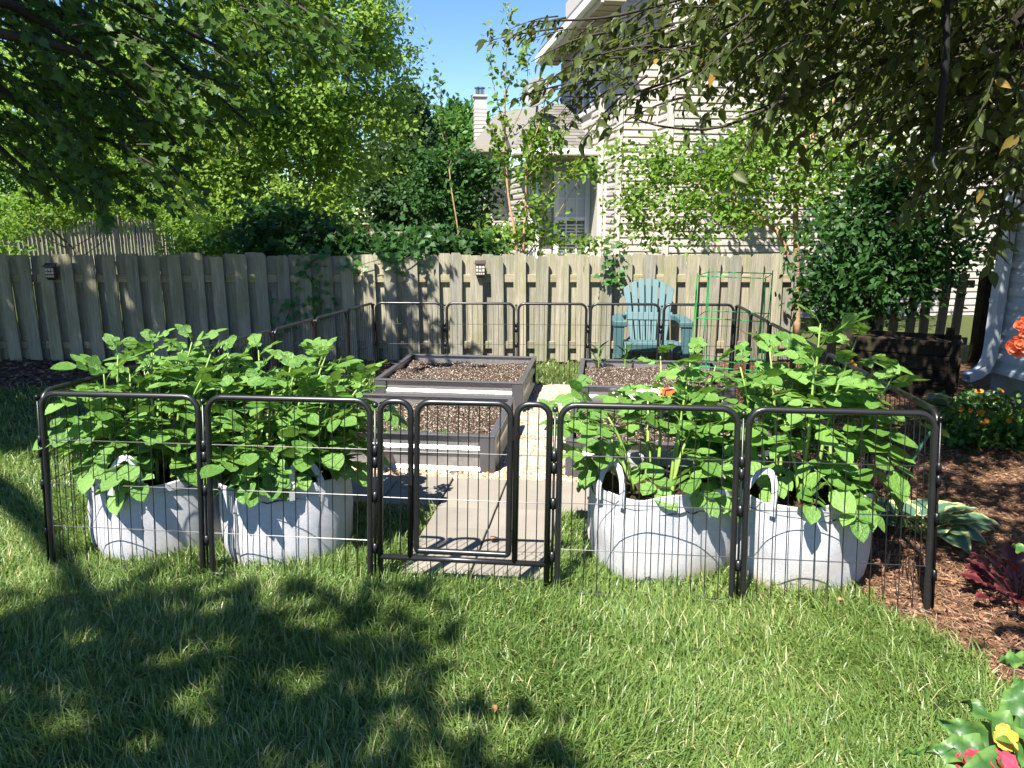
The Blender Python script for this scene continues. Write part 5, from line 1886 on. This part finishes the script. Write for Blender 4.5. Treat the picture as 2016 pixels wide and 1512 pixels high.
limb(bright, [g(3.95, 10.3), at(1568, 500, 10.3), at(1567, 400, 10.3), at(1580, 300, 10.5), at(1650, 180, 10.7), at(1700, 40, 10.9)], .05, .014, M['tanbark'], 'trunk', 8)
for q in ([(1567, 400, 10.3), (1520, 330, 10.5), (1450, 250, 10.7)], [(1600, 270, 10.5), (1720, 310, 10.7), (1800, 320, 10.8)], [(1650, 180, 10.7), (1780, 130, 10.9)], [(1500, 430, 10.3), (1430, 440, 10.2), (1380, 440, 10.2)]):
    limb(bright, [at(*z) for z in q], .02, .006, M['tanbark'], 'limb', 5)
# the dark shrub at the end of the board fence
tree('corner_shrub', 'big dark shrub hiding the right end of the board fence', 'shrub', g(4.05, 8.15),
     [blob(1690, 420, 8.2, 60, 60), blob(1800, 470, 8.1, 70, 60), blob(1720, 560, 8.0, 110, 60), blob(1630, 590, 8.0, 40, 70), blob(1850, 410, 8.2, 60, 40), blob(1640, 490, 8.1, 40, 50), blob(1730, 350, 8.3, 50, 36), blob(1870, 500, 8.1, 50, 40), blob(1600, 540, 8.05, 24, 40), blob(1770, 400, 8.3, 60, 40)],
     300, 22, .085, OV, M['darkleaf'], .15, 130, .04, 'darkbark', 14, hs)
# vines on the fence
def vine(label, spots, seed, m):
    rng = np.random.default_rng(seed)
    p0 = at(*spots[0])
    r = tag(empty('creeper', p0), label, 'vine', 'creepers on the board fence')
    limb(r, [at(*s) for s in spots], .006, .003, M['darkbark'], 'stem', 5)
    P = []
    for s in spots:
        c = np.array(at(*s)); P.append(c + rng.normal(size=(14, 3)) * [.07, .02, .07])
    P = np.concatenate(P); n = len(P)
    V, F, rn = stamp(*ML, P, rng.normal(size=(n, 3)) * [1, .3, .6] - [0, .2, .5], rng.normal(size=(n, 3)) * .4 + [0, -1, .4], rng.uniform(.05, .085, n), rng)
    o = link('leaves', np_mesh('leaves', V, F, m, rn), r); o.location = -p0


vine('creeper with small leaves hanging down the shaded pickets', [(640, 500, 8.45), (600, 530, 8.44), (625, 570, 8.44), (632, 610, 8.44)], 301, M['ivy'])
vine('creeper hanging over the fence top left of the solar lamp', [(830, 490, 8.45), (790, 515, 8.44), (755, 510, 8.44), (700, 525, 8.44)], 302, M['ivy'])
vine('short creeper sprig on the pickets above the teal chair', [(1208, 500, 8.45), (1205, 535, 8.44), (1214, 550, 8.44)], 303, M['ivy'])
vine('creeper sprig on the pickets behind the left pen side', [(575, 600, 8.45), (560, 640, 8.44), (395, 580, 8.44)][:2], 304, M['ivy'])

# ------------------------------------------------------------------ sprays of leaves for the two near trees
def spray(seed, leaf, nl, lsize, m, droop, hangz, name, twig):
    rr = np.random.default_rng(seed)
    arc = lambda t: np.array([t, .10 * math.sin(t * 2.4 + seed), -droop * t * t])
    pos, d, nn, s = [], [], [], []
    for i in range(nl):
        t = .14 + .86 * (i // 3 * 3) / (nl - 1) + rr.normal(0, .012)
        sg = 1 if i % 2 else -1
        a = sg * rr.uniform(.15, 1.7)
        pos.append(arc(t) + rr.normal(0, .025, 3)); d.append((math.cos(a), math.sin(a), -hangz + rr.normal(0, .3)))
        nn.append((rr.normal(0, .45), rr.normal(0, .45), 1)); s.append(lsize * rr.uniform(.5, 1.3))
    V, F, rn = stamp(*leaf, np.array(pos), np.array(d), np.array(nn, float), np.array(s), rr)
    tb = MB().tube([arc(t) for t in np.linspace(-.05, 1, 6)], [.016, .014, .011, .009, .007, .004], 4)
    tv = np.array(tb.v); tf = []
    for f in tb.f:
        for i in range(1, len(f) - 1): tf.append((f[0], f[i], f[i + 1]))
    me = np_mesh(name, np.concatenate([V, tv]), np.concatenate([F, np.array(tf) + len(V)]), m, np.concatenate([rn, np.zeros(len(tv))]))
    me.materials.append(M[twig])
    mi = np.zeros(len(me.polygons), dtype=np.int32); mi[len(F):] = 1
    me.polygons.foreach_set('material_index', mi)
    return me


MSP = [spray(500 + i, ML, 26, .135, M['maple'], .22, .55, 'maple spray', 'darkbark') for i in range(6)]
CSP = [spray(600 + i, OV_LONG, 20, .17, M['crab'], .16, .62, 'crabapple spray', 'darkbark') for i in range(6)]


def shade_canopy(poly, hr, n, size, leaf, m, parent, seed, thr, name='crown', fray=.12):
    """added leaves of a near tree, mostly unseen, set to cast shade inside poly"""
    rng = np.random.default_rng(seed)
    P = np.array([(p[0], p[1]) for p in poly])
    lo, hi = P.min(0), P.max(0)
    x = rng.uniform(lo[0], hi[0], n * 6); y = rng.uniform(lo[1], hi[1], n * 6)
    k = inpoly(x, y, poly)
    x = x + rng.normal(0, fray, len(x)); y = y + rng.normal(0, fray, len(x))
    ph = rng.uniform(0, 6, 6)
    f = np.sin(x * 4.1 + ph[0] + 1.2 * np.sin(y * 2.7)) * np.sin(y * 3.7 + ph[1] + np.sin(x * 2.9)) + .55 * np.sin(x * 9 + ph[2] + 2 * np.sin(y * 5)) * np.sin(y * 8.1 + ph[3])
    k &= f > thr
    x, y = x[k][:n], y[k][:n]; n = len(x)
    h = rng.uniform(*hr, n)
    kx, ky = -LDIR.x / -LDIR.z, -LDIR.y / -LDIR.z
    pos = np.stack([x + kx * h, y + ky * h, h + gz(y)], -1)
    V, F, rn = stamp(*leaf, pos, rng.normal(size=(n, 3)) - [0, 0, .3], rng.normal(size=(n, 3)) * .6 + [0, 0, 1], rng.uniform(size * .7, size * 1.2, n), rng)
    o = link(name, np_mesh(name, V, F, m, rn), parent); o.location = -parent.location
    return o


# left maple: trunk out of the picture on the left
maple = tag(empty('maple_tree', g(-6.1, 2.6)), 'dark maple whose drooping boughs fill the upper left corner', 'tree')
mt = Vector((-5.8, 2.9, 4.2))
limb(maple, [g(-6.1, 2.6), Vector((-6.0, 2.7, 2.0)), mt, Vector((-5.6, 3.2, 7.0))], .24, .10, M['bark'], 'trunk', 12)
rng = np.random.default_rng(77)
boughs = [[(-120, -60, 5.2), (60, 30, 5.8), (230, 140, 6.2), (330, 260, 6.5), (380, 330, 6.6)], [(-120, -160, 5.6), (150, -40, 6.2), (330, 40, 6.6), (480, 110, 6.9), (620, 70, 7.0)],
          [(-150, 60, 5.4), (20, 190, 6), (120, 270, 6.3), (230, 370, 6.6)], [(-100, -220, 5.6), (250, -120, 6.4), (520, -40, 7.0), (600, 40, 7.1)], [(-150, 150, 5.8), (0, 290, 6.4), (80, 360, 6.6)],
          [(100, 20, 5.9), (300, 90, 6.5), (440, 200, 6.8), (500, 250, 6.9)], [(-120, 20, 5.0), (150, 100, 5.6), (300, 190, 6.0), (420, 240, 6.2)]]
for b in boughs:
    limb(maple, [mt.lerp(at(*b[0]), .0), mt.lerp(at(*b[0]), .6) + Vector((0, 0, .2))] + [at(*z) for z in b], .06, .008, M['darkbark'], 'bough', 6)


def sprays(parent, poly, n, yr, meshes, L, az0, az_s, pit0, pit_s, seed, fade=None):
    rng = np.random.default_rng(seed)
    P = np.array(poly, float)
    lo, hi = P.min(0), P.max(0)
    c = 0
    tries = 0
    while c < n and tries < n * 60:
        tries += 1
        x = rng.uniform(lo[0], hi[0]); y = rng.uniform(lo[1], hi[1])
        if not bool(inpoly(np.array([x]), np.array([y]), poly)[0]): continue
        if fade and rng.random() > fade(x, y): continue
        p = at(x, y, rng.uniform(*yr))
        o = link('leaf_spray', meshes[int(rng.integers(0, len(meshes)))], parent, p - parent.location)
        az = az0 + rng.normal(0, az_s); pit = pit0 + rng.normal(0, pit_s)
        o.rotation_euler = orient(az, pit, rng.normal(0, .35)).to_euler()
        o.scale = (L * rng.uniform(.75, 1.25),) * 3
        c += 1


MPOLY = [(-60, -60), (560, -60), (610, 10), (560, 60), (470, 60), (430, 130), (470, 220), (400, 250), (330, 210), (290, 260), (300, 330), (230, 370), (120, 340), (-60, 350)]
sprays(maple, MPOLY, 275, (5.3, 7.6), MSP, .50, rad_(5), .65, -.42, .28, 78, lambda x, y: 1.0 if x < 330 else .75)
sprays(maple, [(540, -40), (640, 0), (650, 60), (590, 90), (560, 40)], 12, (6.6, 7.4), MSP, .45, rad_(0), .6, -.6, .3, 79)
fg = [ground_px(*q) for q in ((-150, 1200), (0, 1195), (130, 1185), (300, 1178), (520, 1180), (700, 1190), (745, 1250), (790, 1330), (850, 1420), (900, 1512))]
FG = [(p.x, p.y) for p in fg] + [(.15, 1.1), (-3.4, 1.0), (-3.4, 2.8)]
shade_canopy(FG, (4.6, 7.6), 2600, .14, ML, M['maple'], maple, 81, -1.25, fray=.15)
shade_canopy([(-10, 4.9), (-2.7, 5.0), (-2.2, 6.6), (-1.9, 8.4), (-1.4, 12), (-10, 12)], (6.2, 9.5), 13000, .17, ML, M['maple'], maple, 84, -.62)  # added high leaves, out of view, to hold back sky light
me_, _c = crown([(np.array((-7.6, 4.6, 3.4)), np.array((2.0, 3.4, 1.7)))], 260, 40, .15, ML, M['maple'], .3, np.random.default_rng(85))  # unseen leaf mass added to block sky light from the left
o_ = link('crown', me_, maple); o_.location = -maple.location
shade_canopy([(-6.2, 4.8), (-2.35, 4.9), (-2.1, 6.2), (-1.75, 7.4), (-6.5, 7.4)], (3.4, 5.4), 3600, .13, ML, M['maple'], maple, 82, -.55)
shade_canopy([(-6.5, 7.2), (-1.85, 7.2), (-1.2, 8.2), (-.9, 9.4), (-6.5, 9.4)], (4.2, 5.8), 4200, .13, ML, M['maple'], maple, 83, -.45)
for e in ((-3.4, -1.2, 6.4), (-4.6, -1.4, 6.8), (-2.6, -2.0, 6.2), (-5.4, 3.6, 5.0), (-4.2, 3.2, 4.6)):
    limb(maple, [mt, mt.lerp(Vector(e), .5) + Vector((0, 0, .3)), Vector(e)], .07, .012, M['bark'], 'bough', 6)

# right crabapple: trunk out of the picture on the right
crab = tag(empty('crabapple_tree', g(3.45, 3.9)), 'shady crabapple whose boughs hang across the upper right', 'tree')
ct = at(2035, 130, 4.0)
limb(crab, [g(3.45, 3.9), Vector((3.3, 3.95, 1.1)), ct, at(2010, -120, 4.0)], .12, .075, M['darkbark'], 'trunk', 10)
cb = [[(2010, 190, 4.0), (1930, 85, 4.0), (1850, 20, 4.0), (1720, -10, 4.1), (1560, -30, 4.2)], [(1990, 60, 4.0), (1900, 85, 4.1), (1805, 108, 4.2), (1668, 140, 4.3), (1560, 190, 4.4), (1450, 230, 4.4)],
      [(1720, -5, 4.1), (1500, 30, 4.0), (1330, 90, 3.9), (1200, 115, 3.8), (1090, 120, 3.75)], [(1600, 20, 4.2), (1420, 110, 4.1), (1290, 170, 4.0), (1190, 190, 3.9), (1110, 190, 3.85)],
      [(1560, -30, 4.2), (1380, -10, 4.0), (1220, 30, 3.8), (1120, 40, 3.7), (1045, 42, 3.65)], [(1990, 150, 4.0), (1880, 220, 4.3), (1760, 260, 4.5), (1680, 280, 4.6)], [(2030, 150, 3.9), (1980, 260, 4.2), (1960, 330, 4.4), (1950, 400, 4.4)],
      [(1560, 190, 4.4), (1420, 250, 4.3), (1310, 250, 4.2), (1240, 230, 4.1)]]
for i, b in enumerate(cb):
    limb(crab, [at(*z) for z in b], .034 if i in (0, 1) else .010, .003, M['darkbark'], 'bough', 6)
CPOLY = [(1330, -50), (2080, -50), (2080, 340), (1960, 330), (1930, 260), (1860, 220), (1700, 230), (1600, 210), (1480, 190), (1400, 200), (1330, 170)]
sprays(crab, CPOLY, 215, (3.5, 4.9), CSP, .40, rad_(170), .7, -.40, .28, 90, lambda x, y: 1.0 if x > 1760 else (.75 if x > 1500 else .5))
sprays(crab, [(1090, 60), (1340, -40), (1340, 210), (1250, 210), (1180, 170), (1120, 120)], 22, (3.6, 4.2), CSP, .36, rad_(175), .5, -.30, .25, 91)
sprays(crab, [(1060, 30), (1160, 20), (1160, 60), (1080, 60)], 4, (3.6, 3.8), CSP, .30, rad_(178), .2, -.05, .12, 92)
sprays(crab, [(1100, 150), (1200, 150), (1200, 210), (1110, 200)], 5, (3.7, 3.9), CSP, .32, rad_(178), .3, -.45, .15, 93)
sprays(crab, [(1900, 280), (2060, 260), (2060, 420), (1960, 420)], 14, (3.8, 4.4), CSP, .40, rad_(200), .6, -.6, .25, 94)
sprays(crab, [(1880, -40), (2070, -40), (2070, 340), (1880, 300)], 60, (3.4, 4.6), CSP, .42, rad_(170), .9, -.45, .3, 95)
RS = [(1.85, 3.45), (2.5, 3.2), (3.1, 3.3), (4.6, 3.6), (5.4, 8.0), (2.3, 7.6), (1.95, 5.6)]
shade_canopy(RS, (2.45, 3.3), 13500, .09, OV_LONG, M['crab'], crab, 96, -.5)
shade_canopy([(4.15, 5.0), (5.6, 5.6), (5.8, 8.2), (4.3, 7.4)], (2.6, 4.0), 4200, .09, OV_LONG, M['crab'], crab, 98, -.7)  # leaves added overhead to shade the pale house wall
shade_canopy([(4.3, 8.2), (6.3, 8.3), (6.4, 9.9), (4.6, 9.9)], (2.9, 3.7), 3200, .09, OV_LONG, M['crab'], crab, 99, -.9)  # leaves added past the crabapple's spread to shade the corner shrub
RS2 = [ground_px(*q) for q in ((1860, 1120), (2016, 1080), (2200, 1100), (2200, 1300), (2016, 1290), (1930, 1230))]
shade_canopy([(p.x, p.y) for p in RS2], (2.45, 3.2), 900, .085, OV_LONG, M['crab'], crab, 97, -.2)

# ------------------------------------------------------------------ flowers close to the viewpoint, lower right
beg = plain('begonia leaf', (.06, .17, .035), .28, var=.3, scale=16)
bl = [edge_leaf(*wide_leaf(.30, 14, 8, .5, .10, .10, 40 + i), two_tone('begonia leaf %d' % i, (.04, .11, .025), (.10, .20, .04), .5, .8), 'begonia leaf') for i in range(2)]
bp_ = at(2060, 1640, .95)
beg_root = tag(empty('begonia', bp_), 'begonia with yellow and pink blooms in the lower right corner', 'plant')
rng = np.random.default_rng(55)
for (px, py, Y, az, el, s) in ((1990, 1478, .98, 150, .15, .10), (2005, 1440, 1.0, 60, .6, .09), (1950, 1490, .96, 175, .05, .09), (2030, 1500, .95, 120, .4, .11), (1985, 1515, .93, 200, .1, .10), (2040, 1450, 1.0, 30, .5, .10),
                               (1930, 1535, .93, 190, -.1, .10), (1890, 1500, .97, 170, .1, .08), (2000, 1540, .92, 250, 0, .12), (2060, 1520, .94, 80, .3, .12), (1960, 1550, .92, 230, 0, .1)):
    p = at(px, py, Y)
    o = link('leaf', bl[int(rng.integers(0, 2))], beg_root, p - bp_)
    o.rotation_euler = orient(rad_(az), el, rng.normal(0, .4)).to_euler(); o.scale = (s,) * 3
    MB().tube([Vector((0, 0, 0)), (p - bp_) * .6 + Vector((0, 0, -.01)), p - bp_], .0035, 5).build('leaf_stalk', M['stem'], beg_root)
flower(beg_root, at(1976, 1455, .97) - bp_, .021, 5, petal_y, (-.1, -.75, .6), .46, .35, 1, 1)
flower(beg_root, at(1912, 1506, .95) - bp_, .024, 6, petal_p, (-.2, -.4, .9), .5, .3, 2, 2)
flower(beg_root, at(1972, 1512, .93) - bp_, .024, 6, petal_p, (.1, -.4, .9), .5, .3, 2, 3)
for q in ((1972, 1452, .97), (1912, 1506, .95), (1972, 1512, .93)):
    MB().tube([Vector((0, 0, 0)), (at(*q) - bp_) * .6, at(*q) - bp_], .003, 5).build('flower_stalk', M['stem'], beg_root)
terr = plain('terracotta', (.36, .13, .06), .8, var=.15)
pot = tag(empty('flower_pot', Vector((bp_.x, bp_.y, 0))), 'terracotta pot holding the near begonia', 'pot')
zt = bp_.z
MB().tube([Vector((0, 0, zt - .26)), Vector((0, 0, zt - .05)), Vector((0, 0, zt - .05)), Vector((0, 0, zt - .01))], [.10, .14, .155, .155], 24).build('pot_body', terr, pot, smooth=False)
MB().tube([Vector((0, 0, -.02)), Vector((0, 0, zt - .26))], .05, 12).box((0, 0, zt - .275), (.26, .26, .03)).build('pot_stand', M['timber'], pot)
cf = Vector(at(2075, 700, 1.35))
cor = tag(empty('coral_flower', Vector((cf.x + .05, cf.y, 0))), 'coral blossom cluster leaning in at the right edge', 'plant')
co = cor.location
MB().tube([Vector((0, 0, 0)), Vector((.02, 0, .7)), cf - co], [.008, .006, .003], 6).build('flower_stalk', M['stem'], cor)
for k, (px, py, Y) in enumerate(((2006, 642, 1.36), (2014, 655, 1.35), (1998, 668, 1.36), (2006, 676, 1.34), (1994, 686, 1.35), (2018, 686, 1.34), (2018, 634, 1.37), (2030, 665, 1.35), (1988, 676, 1.36), (2004, 695, 1.35), (2040, 650, 1.36))):
    c = at(px, py, Y) - co
    flower(cor, c, .0105, 5, petal_c, (-.3 + .2 * math.sin(k), -.8, .3 * math.cos(k * 2)), .48, .3, 2, 60 + k)
    MB().tube([cf - co, c], .0012, 4, cap=False).build('pedicel', M['stem'], cor)
for k in range(7):
    o = link('leaf', bl[k % 2], cor, Vector((.02, 0, .25 + .1 * k))); o.rotation_euler = orient(k * 2.4, .3, 0).to_euler(); o.scale = (.10,) * 3

# seedlings in the beds
for k, (s, t, z, lab) in enumerate(((-.62, .08, .19, 'tiny seedling at the front of the near left bed'), (-.36, .06, .19, 'tiny seedling near the corner of the near left bed'), (.62, 2.55, .18, 'young corn seedling at the back of the far right bed'),
                                    (.34, .52, .02, 'small weed beside a stepping stone'), (.86, 2.5, .18, 'second corn seedling in the far right bed'))):
    p = gp(s, t); p.z = z if k != 3 else p.z + .02
    r = tag(empty('seedling', p), lab, 'seedling', 'seedlings in the beds')
    rr = np.random.default_rng(700 + k)
    tall = k in (2, 4)
    mesh = np_mesh('seedling leaf', *( (OV_LONG[0] * [1, .45, 1], OV_LONG[1]) if tall else OV), M['midgreen'])
    for i in range(6 if tall else 11):
        o = link('leaf', mesh, r, Vector((rr.normal(0, .004 if tall else .03), rr.normal(0, .004 if tall else .02), .03 * i if tall else .01)))
        o.rotation_euler = orient(i * 2.4, .9 if tall else .5, rr.normal(0, .3)).to_euler(); o.scale = ((.13 if tall else .045),) * 3
    if tall: MB().tube([Vector((0, 0, -.03)), Vector((0, 0, .2))], .005, 6).build('stem', M['stem'], r)
